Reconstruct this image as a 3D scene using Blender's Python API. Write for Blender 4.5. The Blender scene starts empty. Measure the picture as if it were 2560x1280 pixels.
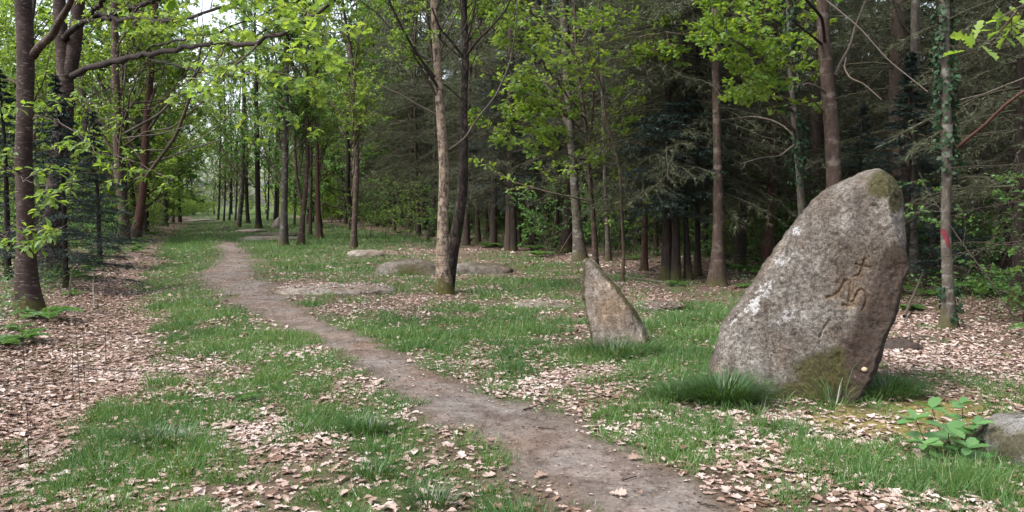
import bpy, math, random
import numpy as np
from mathutils import Vector
R_ = math.radians
SC = bpy.context.scene
COL = SC.collection

# ------------------------------------------------------------------ camera
F, CU, CV, HV, EYE = 2009.0, 1280.0, 640.0, 510.0, 1.6     # photo pixels
PITCH = math.atan((CV - HV) / F)
cam = bpy.data.cameras.new('camera'); camo = bpy.data.objects.new('camera', cam); COL.objects.link(camo)
cam.sensor_width = 36.0; cam.lens = 36.0 * F / 2560.0
cam.clip_start = 0.05; cam.clip_end = 2000
camo.location = (0, 0, EYE); camo.rotation_euler = (math.pi / 2 - PITCH, 0, 0)
SC.camera = camo

# ------------------------------------------------------------------ world, sun, exposure
SUN_EL, SUN_AZ = 55.0, 240.0            # azimuth clockwise from +Y: behind the camera, to the left
w = bpy.data.worlds.new('World'); SC.world = w; w.use_nodes = True
nt = w.node_tree; nt.nodes.clear()
sky = nt.nodes.new('ShaderNodeTexSky'); sky.sky_type = 'NISHITA'; sky.sun_disc = False
sky.sun_elevation = R_(SUN_EL); sky.sun_rotation = R_(SUN_AZ)
sky.air_density = 1.0; sky.dust_density = 4.0; sky.ozone_density = 1.0
hs = nt.nodes.new('ShaderNodeHueSaturation'); hs.inputs['Saturation'].default_value = 0.42
bg = nt.nodes.new('ShaderNodeBackground'); bg.inputs['Strength'].default_value = 0.14
wo = nt.nodes.new('ShaderNodeOutputWorld')
nt.links.new(sky.outputs[0], hs.inputs['Color']); nt.links.new(hs.outputs[0], bg.inputs[0]); nt.links.new(bg.outputs[0], wo.inputs[0])
sd = bpy.data.lights.new('sun', 'SUN'); so = bpy.data.objects.new('sun', sd); COL.objects.link(so)
sd.energy = 1.5; sd.angle = R_(22); sd.color = (1.0, 0.96, 0.90)
az, el = R_(SUN_AZ), R_(SUN_EL)
sdir = Vector((math.sin(az) * math.cos(el), math.cos(az) * math.cos(el), math.sin(el)))
so.rotation_euler = sdir.to_track_quat('Z', 'Y').to_euler()
vs = SC.view_settings; vs.view_transform = 'Standard'; vs.look = 'None'; vs.gamma = 1.0
vs.exposure = 1.85
SC.render.engine = 'CYCLES'
cy = SC.cycles
cy.use_denoising = True
cy.max_bounces = 6; cy.diffuse_bounces = 4; cy.glossy_bounces = 2; cy.transmission_bounces = 3; cy.transparent_max_bounces = 4
cy.use_adaptive_sampling = True; cy.adaptive_threshold = 0.02
cy.caustics_reflective = False; cy.caustics_refractive = False

# ------------------------------------------------------------------ noise
_pr = np.random.default_rng(7); PERM = _pr.permutation(512).astype(np.int64); PERM = np.concatenate([PERM, PERM, PERM, PERM])
RV = _pr.random(512)
def noise3(x, y, z):
    xi = np.floor(x).astype(np.int64); yi = np.floor(y).astype(np.int64); zi = np.floor(z).astype(np.int64)
    fx, fy, fz = x - xi, y - yi, z - zi
    fx = fx * fx * (3 - 2 * fx); fy = fy * fy * (3 - 2 * fy); fz = fz * fz * (3 - 2 * fz)
    def h(a, b, c): return RV[PERM[(PERM[(PERM[a & 511] + b) & 511] + c) & 511]]
    def lx(b, c): return h(xi, b, c) * (1 - fx) + h(xi + 1, b, c) * fx
    a = lx(yi, zi) * (1 - fy) + lx(yi + 1, zi) * fy
    b = lx(yi, zi + 1) * (1 - fy) + lx(yi + 1, zi + 1) * fy
    return a * (1 - fz) + b * fz
def fbm(x, y, z=0.0, oct=3):
    x = np.asarray(x, float); y = np.asarray(y, float); z = np.zeros_like(x) + z
    s, a, t = 0.0, 1.0, 0.0
    for i in range(oct):
        s = s + a * noise3(x + 17.3 * i, y + 5.1 * i, z + 9.7 * i); t += a; a *= 0.5; x, y, z = x * 2.03, y * 2.03, z * 2.03
    return s / t
def sstep(a, b, x):
    t = np.clip((x - a) / (b - a), 0, 1); return t * t * (3 - 2 * t)

# ------------------------------------------------------------------ terrain and pixel helpers
DS, DC = 0.354, 0.935           # the ride runs along (-DS, DC)
def st(x, y): return DC * x + DS * y, -DS * x + DC * y
def xy(s, t): return DC * s - DS * t, DS * s + DC * t
def ground(x, y):
    x = np.asarray(x, float); y = np.asarray(y, float)
    s, t = st(x, y)
    z = 0.10 * (fbm(x / 4.1, y / 4.1, 3.0, 2) - 0.5) + 0.035 * (fbm(x / 0.9, y / 0.9, 8.0, 2) - 0.5)
    z = z - 0.10 * np.exp(-((s + 1.25) / 0.55) ** 2) + 0.12 * sstep(-1.6, -3.5, s) * (1 - 0) + 0.15 * sstep(9.0, 14.0, s)
    return z * sstep(0.5, 3.0, np.hypot(x, y)) * (1 - 0.6 * sstep(40, 90, t))
CP, SP = math.cos(PITCH), math.sin(PITCH)
def ray(u, v):
    a, b = (u - CU) / F, (CV - v) / F
    return np.array([a, CP + b * SP, -SP + b * CP])      # per unit forward (nearly)
def gat(u, v):
    d = ray(u, v); t = EYE / max(1e-4, -d[2])
    for _ in range(12):
        p = d * t; t = (EYE - float(ground(p[0], p[1]))) / -d[2]
    p = d * t; return np.array([p[0], p[1], float(ground(p[0], p[1]))])
def at(u, v, D):
    d = ray(u, v); k = D / d[1]
    return np.array([d[0] * k, D, EYE + d[2] * k])
def proj(P):
    x, y, z = P[:, 0], P[:, 1], P[:, 2] - EYE
    f = y * CP - z * SP; b = y * SP + z * CP
    return CU + F * x / f, CV - F * b / f
def pxm(D): return D / F        # metres per photo pixel at depth D

# ------------------------------------------------------------------ mesh builder
def nrm(a): return a / np.maximum(np.linalg.norm(a, axis=-1, keepdims=True), 1e-9)
class MB:
    def __init__(s): s.V = []; s.T = []; s.Q = []; s.TM = []; s.QM = []; s.A = []; s.n = 0
    def add(s, V, T=None, Q=None, m=0, a=None):
        V = np.asarray(V, float).reshape(-1, 3); k = len(V)
        if T is not None and len(T): s.T.append(np.asarray(T) + s.n); s.TM.append(np.full(len(T), m))
        if Q is not None and len(Q): s.Q.append(np.asarray(Q) + s.n); s.QM.append(np.full(len(Q), m))
        s.V.append(V); s.A.append(np.zeros(k) + 0.5 if a is None else np.broadcast_to(np.asarray(a, float), (k,)))
        s.n += k
    def tubes(s, P, R, k=3, m=0, a=None, caps=False):
        P = np.asarray(P, float); R = np.asarray(R, float); M, n, _ = P.shape
        if M == 0: return
        d = nrm(P[:, -1] - P[:, 0] + 1e-9)
        ref = np.where(np.abs(d[:, 2:3]) > 0.9, np.array([[1.0, 0, 0]]), np.array([[0, 0, 1.0]]))
        u = nrm(np.cross(d, ref)); v = np.cross(d, u)
        th = np.arange(k) * 2 * math.pi / k
        ring = u[:, None, None, :] * np.cos(th)[None, None, :, None] + v[:, None, None, :] * np.sin(th)[None, None, :, None]
        V = P[:, :, None, :] + ring * R[:, :, None, None]
        idx = np.arange(M * n * k).reshape(M, n, k); nx = np.roll(idx, -1, axis=2)
        Q = np.stack([idx[:, :-1], nx[:, :-1], nx[:, 1:], idx[:, 1:]], -1).reshape(-1, 4)
        aa = None if a is None else np.repeat(np.asarray(a, float), n * k)
        s.add(V.reshape(-1, 3), None, Q, m, aa)
    def cards(s, tmpl, p, axis, nor, L, W, m=0, a=None):
        tv, tt = tmpl; N = len(p)
        if N == 0: return
        axis = nrm(axis); side = nrm(np.cross(axis, nor)); nor = np.cross(side, axis)
        L = np.broadcast_to(np.asarray(L, float), (N,)); W = np.broadcast_to(np.asarray(W, float), (N,))
        V = (p[:, None] + side[:, None] * (tv[None, :, 0:1] * W[:, None, None]) + axis[:, None] * (tv[None, :, 1:2] * L[:, None, None])
             + nor[:, None] * (tv[None, :, 2:3] * L[:, None, None]))
        k = len(tv); T = (tt[None] + (np.arange(N) * k)[:, None, None]).reshape(-1, 3)
        s.add(V.reshape(-1, 3), T, None, m, None if a is None else np.repeat(a, k))
    def mesh(s, name, mats, smooth=True, attrs=None, origin=None):
        V = np.concatenate(s.V) if s.V else np.zeros((0, 3))
        if origin is not None: V = V - np.asarray(origin)
        T = np.concatenate(s.T) if s.T else np.zeros((0, 3), int); Q = np.concatenate(s.Q) if s.Q else np.zeros((0, 4), int)
        me = bpy.data.meshes.new(name); me.vertices.add(len(V)); me.vertices.foreach_set('co', V.astype(np.float32).ravel())
        nl = T.size + Q.size; me.loops.add(nl)
        me.loops.foreach_set('vertex_index', np.concatenate([T.ravel(), Q.ravel()]).astype(np.int32))
        npol = len(T) + len(Q); me.polygons.add(npol)
        ls = np.concatenate([np.arange(len(T)) * 3, T.size + np.arange(len(Q)) * 4]).astype(np.int32)
        me.polygons.foreach_set('loop_start', ls)
        mi = np.concatenate((s.TM or [np.zeros(0)]) + (s.QM or [np.zeros(0)])).astype(np.int32)
        me.polygons.foreach_set('material_index', mi)
        if smooth: me.polygons.foreach_set('use_smooth', np.ones(npol, bool))
        at_ = me.attributes.new('rnd', 'FLOAT', 'POINT'); at_.data.foreach_set('value', np.concatenate(s.A).astype(np.float32))
        for k, v in (attrs or {}).items():
            b = me.attributes.new(k, 'FLOAT', 'POINT'); b.data.foreach_set('value', np.asarray(v, np.float32))
        for m in (mats if isinstance(mats, (list, tuple)) else [mats]): me.materials.append(m)
        me.update(calc_edges=True)
        return me
    def tris(s): return sum(len(t) for t in s.T) + 2 * sum(len(q) for q in s.Q)

def ob(name, me, parent=None, loc=None, rot=None, scale=None):
    o = bpy.data.objects.new(name, me); COL.objects.link(o)
    if parent is not None: o.parent = parent
    if loc is not None: o.location = loc
    if rot is not None: o.rotation_euler = rot
    if scale is not None: o.scale = scale
    return o
def tag(o, label=None, cat=None, group=None, kind=None):
    if label: o['label'] = label
    if cat: o['category'] = cat
    if group: o['group'] = group
    if kind: o['kind'] = kind
    return o
def thing(name, label, cat, loc=(0, 0, 0), rz=0.0, group=None, scale=1.0):
    o = ob(name, None, loc=loc, rot=(0, 0, rz), scale=(scale,) * 3); o.empty_display_size = 0.2
    return tag(o, label, cat, group)

# ------------------------------------------------------------------ growth
def grow(rng, P0, D, L, n, wander=0.15, trop=0.0):
    M = len(P0); P = np.zeros((M, n + 1, 3)); P[:, 0] = P0; d = nrm(np.asarray(D, float)); step = (np.asarray(L) / n)[:, None]
    tr = np.zeros((M, 3)); tr[:, 2] = trop
    for i in range(n):
        d = nrm(d + rng.normal(0, wander, (M, 3)) + tr / n); P[:, i + 1] = P[:, i] + d * step
    return P
def interp(P, t):
    n = P.shape[1] - 1; f = np.clip(t, 0, 0.9999) * n; i = f.astype(int); f = (f - i)[:, None]; r = np.arange(len(P))
    return P[r, i] * (1 - f) + P[r, i + 1] * f, nrm(P[r, i + 1] - P[r, i])
def spawn(rng, P, R, c, t0, t1, ang, jit=0.2, flat=0.0):
    M = len(P); idx = np.repeat(np.arange(M), c); t = (np.tile((np.arange(c) + 0.5) / c, M) + rng.uniform(-.5, .5, M * c) / c) * (t1 - t0) + t0
    p, tan = interp(P[idx], t)
    q = rng.normal(0, 1, (M * c, 3)); side = nrm(np.cross(tan, np.array([0, 0, 1.0])) + 1e-6)
    sgn = np.where((np.arange(M * c) % 2) == 0, 1.0, -1.0)[:, None]
    q = (1 - flat) * q + flat * side * sgn * 2.0
    q = nrm(q - (q * tan).sum(-1, keepdims=True) * tan)
    a = ang + rng.normal(0, jit, M * c)
    d = nrm(tan * np.cos(a)[:, None] + q * np.sin(a)[:, None])
    n = R.shape[1] - 1; r = R[idx, np.minimum((t * n).astype(int), n)]
    return p, d, r, t, idx
def taper(r0, n, end=0.3): return np.asarray(r0)[:, None] * np.linspace(1, end, n + 1)[None]

LEAF4 = (np.array([[0, 0, 0], [-.5, .45, .09], [0, 1, -.06], [.5, .45, .09]]), np.array([[0, 3, 2], [0, 2, 1]]))
LEAF8 = (np.array([[0, 0, 0], [0, .5, 0], [0, 1, -.12], [-.38, .22, .08], [-.46, .6, .09], [.38, .22, .08], [.46, .6, .09]]),
         np.array([[0, 5, 1], [5, 6, 1], [6, 2, 1], [0, 1, 3], [3, 1, 4], [4, 1, 2]]))
def _oak():
    s = [(.06, .06), (.2, .2), (.13, .3), (.36, .42), (.2, .52), (.48, .68), (.27, .74), (.34, .9), (.1, .95)]
    V = [(0, 0, 0), (0, .35, -.01), (0, .7, -.01), (0, 1, -.08)]; T = []
    for sg in (1, -1):
        b = len(V); V += [(sg * x, y, .16 * x) for x, y in s]
        mid = [0, 1, 1, 1, 1, 2, 2, 2, 2]
        for i in range(len(s) - 1):
            tri = [mid[i], b + i, b + i + 1]; T.append(tri if sg > 0 else tri[::-1])
            if mid[i] != mid[i + 1]:
                tri = [mid[i], b + i + 1, mid[i + 1]]; T.append(tri if sg > 0 else tri[::-1])
        tri = [2, b + len(s) - 1, 3]; T.append(tri if sg > 0 else tri[::-1])
    return np.array(V, float), np.array(T)
OAK = _oak()
OAKS = (np.array([[0, 0, 0], [0, .5, 0], [0, 1, -.05], [.22, .2, .04], [.14, .34, .02], [.42, .55, .07], [.22, .68, .03], [.3, .86, .05], [-.22, .2, .04], [-.14, .34, .02], [-.42, .55, .07], [-.22, .68, .03], [-.3, .86, .05]]), np.array([[0, 3, 1], [3, 4, 1], [4, 5, 1], [5, 6, 1], [6, 7, 2], [6, 2, 1], [0, 1, 8], [8, 1, 9], [9, 1, 10], [10, 1, 11], [11, 2, 12], [11, 1, 2]]))
NEED = (np.array([[-.5, 0, 0], [.5, 0, 0], [0, 1, 0]]), np.array([[0, 1, 2]]))

def leaf_on(mb, rng, P, per, L, tmpl=LEAF4, m=1, t0=0.15, ratio=0.6, up=0.8, spread=0.9, droop=0.15, lj=0.3):
    M = len(P)
    if M == 0: return
    idx = np.repeat(np.arange(M), per); N = M * per
    p, tan = interp(P[idx], rng.uniform(t0, 1.0, N))
    q = rng.normal(0, 1, (N, 3)); q[:, 2] *= 0.5; ax = nrm(tan * 0.6 + nrm(q) * spread); ax[:, 2] -= droop
    nor = nrm(rng.normal(0, 0.45, (N, 3)) + np.array([0, 0, up]))
    LL = L * rng.uniform(1 - lj, 1 + lj, N)
    a = np.clip(np.repeat(rng.random(M), per) * 0.5 + rng.random(N) * 0.5, 0, 1)
    mb.cards(tmpl, p, ax, nor, LL, LL * ratio, m, a)

def broad_crown(rng, P, R, n1, t0, t1, L1, ang=1.0, n2=6, L2=0.4, n3=6, L3=0.35, per=9, leaf=0.08, tmpl=LEAF4, trop=0.3, flat=0.3, mb=None, l1p=0.5, r1=0.45, ratio=0.6, lt0=0.25):
    """branches (slot 0) and leaves (slot 1) along one trunk polyline P (n,3), R (n,)"""
    mb = mb or MB(); P = P[None]; R = R[None]
    p, d, r, t, _ = spawn(rng, P, R, n1, t0, t1, ang, 0.25, 0.0)
    ll = L1 * rng.uniform(0.6, 1.2, n1) * (1 - l1p * (t - t0) / max(t1 - t0, 1e-3))
    r = np.maximum(r * r1 * rng.uniform(.6, 1.1, n1), 0.008)
    B1 = grow(rng, p, d, ll, 7, 0.13, trop); R1 = taper(r, 7, 0.2); mb.tubes(B1, R1, 5, 0)
    p, d, r, t, ix = spawn(rng, B1, R1, n2, lt0, 1.0, 0.8, 0.25, flat)
    B2 = grow(rng, p, d, ll[ix] * L2 * rng.uniform(.6, 1.2, len(p)) * (1.15 - 0.6 * t), 4, 0.18, trop * 0.5); R2 = taper(np.maximum(r * 0.55, .004), 4, 0.35); mb.tubes(B2, R2, 4, 0)
    l2 = np.linalg.norm(B2[:, -1] - B2[:, 0], axis=1)
    p, d, r, t, ix = spawn(rng, B2, R2, n3, 0.2, 1.0, 0.75, 0.3, flat)
    B3 = grow(rng, p, d, np.maximum(l2[ix] * L3 * rng.uniform(.6, 1.3, len(p)), .12), 2, 0.2, 0.1); mb.tubes(B3, taper(np.maximum(r * .5, .0022), 2, .5), 3, 0)
    leaf_on(mb, rng, B3, per, leaf, tmpl, 1, ratio=ratio)
    leaf_on(mb, rng, B2, max(1, per // 3), leaf, tmpl, 1, 0.5, ratio=ratio)
    return mb

def trunk_line(pts, D, H=None, lean=(0, 0)):
    """pixel polyline at depth D -> 3D polyline, extended to height H"""
    P = [at(u, v, D) for u, v in pts]
    if H is not None and P[-1][2] < H:
        d = P[-1] - P[max(-3, -len(P))]; d = d / max(d[2], .1); d = np.clip(d, -.25, 1); d[2] = 1
        k = 5; dz = (H - P[-1][2]) / k
        for i in range(k): P.append(P[-1] + d * dz + np.array([random.uniform(-.1, .1), random.uniform(-.1, .1), 0]))
    return np.array(P)
def resample(P, n, R=None):
    seg = np.linalg.norm(np.diff(P, axis=0), axis=1); c = np.concatenate([[0], np.cumsum(seg)]); t = np.linspace(0, c[-1], n)
    # Catmull-Rom-ish smoothing by dense linear + box filter
    Q = np.stack([np.interp(t, c, P[:, i]) for i in range(3)], 1)
    for _ in range(max(1, n // 16)):
        Q[1:-1] = (Q[:-2] + 2 * Q[1:-1] + Q[2:]) / 4
    return (Q, np.interp(t, c, R)) if R is not None else Q
def trunk_mb(P, R, k=14, lump=0.06, flare=0.5, seed=0, m=0, mb=None, fh=0.35):
    """lumpy tapering stem with root flare"""
    mb = mb or MB(); n = len(P); th = np.arange(k) * 2 * math.pi / k
    z = P[:, 2] - P[0, 2]
    ct, sn = np.cos(th)[None], np.sin(th)[None]
    rr = R[:, None] * (1 + lump * 2 * (fbm(ct * 1.3 + seed + 0 * z[:, None], sn * 1.3 + 0 * z[:, None], z[:, None] * 1.7 + seed * 3.1, 2) - 0.5))
    roots = 0.6 + 0.8 * fbm(ct * 1.8 + 40 + seed, sn * 1.8, 0.0, 2)
    rr = rr * (1 + flare * roots * np.exp(-np.maximum(z, 0) / fh)[:, None])
    V = np.stack([P[:, 0:1] + rr * ct, P[:, 1:2] + rr * sn, P[:, 2:3] + 0 * rr], -1)
    idx = np.arange(n * k).reshape(n, k); nx = np.roll(idx, -1, 1)
    Q = np.stack([idx[:-1], nx[:-1], nx[1:], idx[1:]], -1).reshape(-1, 4)
    mb.add(V.reshape(-1, 3), None, Q, m); return mb

# ------------------------------------------------------------------ materials
class NT:
    def __init__(s, name):
        s.m = bpy.data.materials.new(name); s.m.use_nodes = True; s.t = s.m.node_tree; s.t.nodes.clear(); s.out = s.t.nodes.new('ShaderNodeOutputMaterial')
    def n(s, ty, **kw):
        nd = s.t.nodes.new('ShaderNode' + ty)
        for k, v in kw.items():
            if hasattr(nd, k) and not k[0].isupper(): setattr(nd, k, v)
        return nd
    def put(s, sock, v):
        if v is None: return
        if hasattr(v, 'links') or isinstance(v, bpy.types.NodeSocket): s.t.links.new(v, sock)
        else: sock.default_value = (*v, 1) if isinstance(v, tuple) and len(v) == 3 and sock.type == 'RGBA' else v
    def coord(s, kind='Object', scale=(1, 1, 1), warp=None):
        c = s.n('TexCoord'); mp = s.n('Mapping'); s.t.links.new(c.outputs[kind], mp.inputs[0]); mp.inputs['Scale'].default_value = scale; return mp.outputs[0]
    def noise(s, vec, scale, detail=4, rough=0.6, dist=0.0):
        x = s.n('TexNoise'); s.put(x.inputs['Vector'], vec); x.inputs['Scale'].default_value = scale; x.inputs['Detail'].default_value = detail
        x.inputs['Roughness'].default_value = rough; x.inputs['Distortion'].default_value = dist; return x.outputs['Fac']
    def voro(s, vec, scale, feat='F1', out='Distance', rnd=1.0):
        x = s.n('TexVoronoi', feature=feat); s.put(x.inputs['Vector'], vec); x.inputs['Scale'].default_value = scale; x.inputs['Randomness'].default_value = rnd; return x.outputs[out]
    def ramp(s, fac, stops):
        x = s.n('ValToRGB'); s.put(x.inputs[0], fac); e = x.color_ramp.elements
        while len(e) > 1: e.remove(e[-1])
        for i, (p, c) in enumerate(stops):
            el = e[0] if i == 0 else e.new(p)
            el.position = p; el.color = (*c, 1) if isinstance(c, tuple) else (c, c, c, 1)
        return x.outputs[0]
    def mix(s, fac, a, b, mode='MIX'):
        x = s.n('Mix', data_type='RGBA', blend_type=mode); s.put(x.inputs['Factor'], fac); s.put(x.inputs[6], a); s.put(x.inputs[7], b); return x.outputs[2]
    def math(s, op, a, b=None, c=None):
        x = s.n('Math', operation=op); s.put(x.inputs[0], a); s.put(x.inputs[1], b); s.put(x.inputs[2], c); return x.outputs[0]
    def mapr(s, v, a, b, c=0.0, d=1.0):
        x = s.n('MapRange'); s.put(x.inputs[0], v)
        for i, q in enumerate((a, b, c, d)): x.inputs[i + 1].default_value = q
        return x.outputs[0]
    def attr(s, name): x = s.n('Attribute', attribute_name=name); x.attribute_name = name; return x.outputs['Fac']
    def objrnd(s): return s.n('ObjectInfo').outputs['Random']
    def bump(s, h, strength=0.5, dist=0.02, prev=None):
        x = s.n('Bump'); s.put(x.inputs['Height'], h); x.inputs['Strength'].default_value = strength; x.inputs['Distance'].default_value = dist
        if prev is not None: s.put(x.inputs['Normal'], prev)
        return x.outputs[0]
    def bsdf(s, col, rough=0.8, spec=0.3, nor=None):
        b = s.n('BsdfPrincipled'); s.put(b.inputs['Base Color'], col); s.put(b.inputs['Roughness'], rough); b.inputs['Specular IOR Level'].default_value = spec
        if nor is not None: s.put(b.inputs['Normal'], nor)
        return b.outputs[0]
    def done(s, sh): s.t.links.new(sh, s.out.inputs[0]); return s.m

def leaf_mat(name, cols, trans=0.4, tcol=None, rough=0.5, spec=0.35):
    t = NT(name); a = t.math('ADD', t.math('MULTIPLY', t.attr('rnd'), 0.8), t.math('MULTIPLY', t.objrnd(), 0.2))
    c = t.ramp(a, [(i / (len(cols) - 1), k) for i, k in enumerate(cols)])
    b = t.bsdf(c, rough, spec)
    if trans <= 0: return t.done(b)
    tr = t.n('BsdfTranslucent'); tc = t.mix(1.0, c, tcol or (1.8, 1.6, 0.7), 'MULTIPLY'); t.put(tr.inputs[0], tc)
    m = t.n('MixShader'); m.inputs[0].default_value = trans; t.t.links.new(b, m.inputs[1]); t.t.links.new(tr.outputs[0], m.inputs[2])
    return t.done(m.outputs[0])

def bark_mat(name, dark, mid, light, mode='rough', moss=0.0, mossh=0.5, blotch=None):
    t = NT(name); co = t.coord()
    rnd = t.objrnd()
    if mode == 'rough':
        v = t.coord(scale=(1, 1, 0.22)); h = t.noise(v, 26, 5, 0.65, 0.4); big = t.noise(co, 2.2, 3)
        c = t.ramp(h, [(0.3, dark), (0.5, mid), (0.72, light)]); c = t.mix(t.mapr(big, .35, .7), c, mid, 'MIX'); bs = 0.9; bd = 0.02
    elif mode == 'cherry':
        v = t.coord(scale=(1, 1, 2.2)); h = t.noise(v, 7.0, 5, 0.65, .5); v2 = t.coord(scale=(1.0, 1.0, 4.5)); sp = t.noise(v2, 11, 3, 0.5, .3)
        big = t.noise(co, 3.0, 4)
        c = t.ramp(t.mix(0.5, h, big), [(0.3, dark), (0.5, mid), (0.66, light)])
        d = t.ramp(sp, [(0.60, 0.0), (0.68, 1.0)]); c = t.mix(t.math('MULTIPLY', d, 0.6), c, blotch or (0.36, 0.33, 0.31)); bs = 0.5; bd = 0.01
        vf = t.coord(scale=(1, 1, .4)); h = t.mix(0.5, h, t.noise(vf, 40, 4))
    elif mode == 'birch':
        v = t.coord(scale=(1, 1, 0.5)); h = t.noise(v, 17, 6, 0.75, .8); big = t.noise(t.coord(scale=(1, 1, 1.6)), 4.5, 4, 0.6)
        c = t.ramp(h, [(0.41, dark), (0.49, mid), (0.57, light)])
        pt = t.ramp(big, [(0.42, 0.0), (0.58, 1.0)]); c = t.mix(pt, c, t.mix(0.45, c, blotch or (0.5, 0.44, 0.36)))
        ln = t.noise(t.coord(scale=(1, 1, 14)), 4.0, 2, 0.5); c = t.mix(t.math('MULTIPLY', t.ramp(ln, [(0.62, 0.0), (0.7, 1.0)]), 0.75), c, dark); bs = 0.8; bd = 0.015
    else:  # smooth grey
        h = t.noise(t.coord(scale=(1, 1, .45)), 19, 6, 0.8, .5); big = t.noise(t.coord(scale=(1, 1, 2.0)), 3.5, 4, 0.6)
        c = t.ramp(h, [(0.3, dark), (0.5, mid), (0.7, light)])
        d = t.ramp(big, [(0.55, 0.0), (0.63, 1.0)]); c = t.mix(t.math('MULTIPLY', d, 0.75), c, blotch or (0.34, 0.35, 0.32)); bs = 0.5; bd = 0.01
    c = t.mix(1.0, c, t.ramp(rnd, [(0, (0.75, 0.75, 0.75)), (1, (1.2, 1.15, 1.1))]), 'MULTIPLY')
    if moss > 0:
        sx = t.n('SeparateXYZ'); t.put(sx.inputs[0], co); zz = sx.outputs[2]
        mk = t.math('ADD', t.mapr(zz, 0.0, mossh, 0.45, -0.3), t.noise(co, 7, 5, 0.65))
        mk = t.ramp(mk, [(0.55, 0.0), (0.7, 1.0)]); mc = t.ramp(t.noise(co, 45, 3), [(0.3, (0.018, 0.02, 0.005)), (0.7, (0.07, 0.066, 0.016))])
        c = t.mix(t.math('MULTIPLY', mk, moss), c, mc)
    return t.done(t.bsdf(c, 0.85, 0.2, t.bump(h, bs, bd)))

M = {}
M['bark_cherry'] = bark_mat('bark_cherry', (.011, .008, .007), (.034, .022, .019), (.078, .058, .05), 'cherry', 0.8, 0.35, (.2, .175, .16))
M['bark_dark'] = bark_mat('bark_dark', (.006, .0045, .004), (.018, .013, .011), (.042, .033, .028), 'rough', 0.5, 0.6)
M['bark_conifer'] = bark_mat('bark_conifer', (.017, .012, .011), (.045, .033, .028), (.085, .067, .055), 'rough', 0.25, 0.4)
M['bark_red'] = bark_mat('bark_red', (.02, .010, .008), (.055, .028, .022), (.10, .06, .046), 'rough', 0.4, 0.4)
M['bark_grey'] = bark_mat('bark_grey', (.018, .016, .014), (.05, .044, .037), (.10, .09, .077), 'smooth', 0.6, 0.5, (.16, .16, .145))
M['bark_brown'] = bark_mat('bark_brown', (.016, .011, .009), (.045, .031, .025), (.09, .068, .055), 'smooth', 0.5, 0.35, (.12, .10, .085))
M['bark_birch'] = bark_mat('bark_birch', (.016, .012, .009), (.085, .064, .05), (.22, .185, .15), 'birch', 0.95, 0.62, (.24, .185, .14))
M['bark_birch_dark'] = bark_mat('bark_birch_dark', (.004, .003, .003), (.009, .007, .006), (.06, .046, .038), 'birch', 0.2, 0.3, (.018, .013, .011))
M['twig'] = bark_mat('twig', (.03, .022, .018), (.07, .055, .045), (.13, .11, .095), 'rough')
M['twig_dark'] = bark_mat('twig_dark', (.015, .011, .01), (.035, .027, .023), (.07, .058, .05), 'rough')
M['twig_pale'] = bark_mat('twig_pale', (.04, .034, .029), (.09, .078, .068), (.165, .15, .135), 'rough')
M['stick'] = bark_mat('stick', (.06, .045, .04), (.12, .10, .09), (.22, .19, .17), 'rough')
def C3(*v): return [tuple(x) for x in v]
M['leaf_fresh'] = leaf_mat('leaf_fresh', C3((.06, .125, .028), (.11, .19, .042), (.19, .265, .065)), 0.5)
M['leaf_oak'] = leaf_mat('leaf_oak', C3((.055, .12, .022), (.115, .20, .036), (.21, .275, .055)), 0.5)
M['leaf_mid'] = leaf_mat('leaf_mid', C3((.03, .085, .025), (.06, .14, .042), (.11, .20, .055)), 0.45)
M['leaf_dull'] = leaf_mat('leaf_dull', C3((.028, .075, .026), (.05, .115, .036), (.085, .16, .048)), 0.38)
M['leaf_yellow'] = leaf_mat('leaf_yellow', C3((.085, .17, .04), (.145, .235, .06), (.225, .30, .085)), 0.5)
M['leaf_chestnut'] = leaf_mat('leaf_chestnut', C3((.05, .12, .035), (.075, .165, .055), (.11, .21, .075)), 0.3, rough=0.4, spec=0.5)
M['ivy'] = leaf_mat('ivy', C3((.007, .02, .009), (.012, .034, .014), (.028, .055, .024)), 0.1, rough=0.6, spec=0.2)
M['needle_dark'] = leaf_mat('needle_dark', C3((.005, .014, .012), (.009, .024, .02), (.018, .038, .03)), 0.1, rough=0.45, spec=0.4)
M['needle_olive'] = leaf_mat('needle_olive', C3((.03, .043, .022), (.055, .074, .037), (.09, .115, .055)), 0.2)
M['dead_twig'] = leaf_mat('dead_twig', C3((.028, .026, .018), (.055, .052, .036), (.09, .088, .06)), 0.0, rough=0.9, spec=0.1)
M['grass'] = leaf_mat('grass', C3((.022, .06, .018), (.042, .105, .03), (.075, .15, .042), (.11, .18, .055), (.21, .175, .095)), 0.3, rough=0.45, spec=0.4)
M['grass_deep'] = leaf_mat('grass_deep', C3((.016, .045, .013), (.034, .08, .022), (.075, .135, .04)), 0.25, rough=0.4, spec=0.45)
M['fern'] = leaf_mat('fern', C3((.035, .085, .022), (.055, .125, .035), (.085, .165, .045)), 0.35)
M['litter'] = leaf_mat('litter', C3((.045, .025, .016), (.12, .07, .048), (.21, .145, .115), (.30, .23, .20), (.38, .31, .285), (.44, .375, .355)), 0.12, (1.1, .9, .7), rough=0.6, spec=0.25)
M['debris'] = leaf_mat('debris', C3((.03, .018, .013), (.09, .055, .04), (.17, .12, .09), (.34, .26, .21)), 0.0, rough=0.9, spec=0.1)

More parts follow.
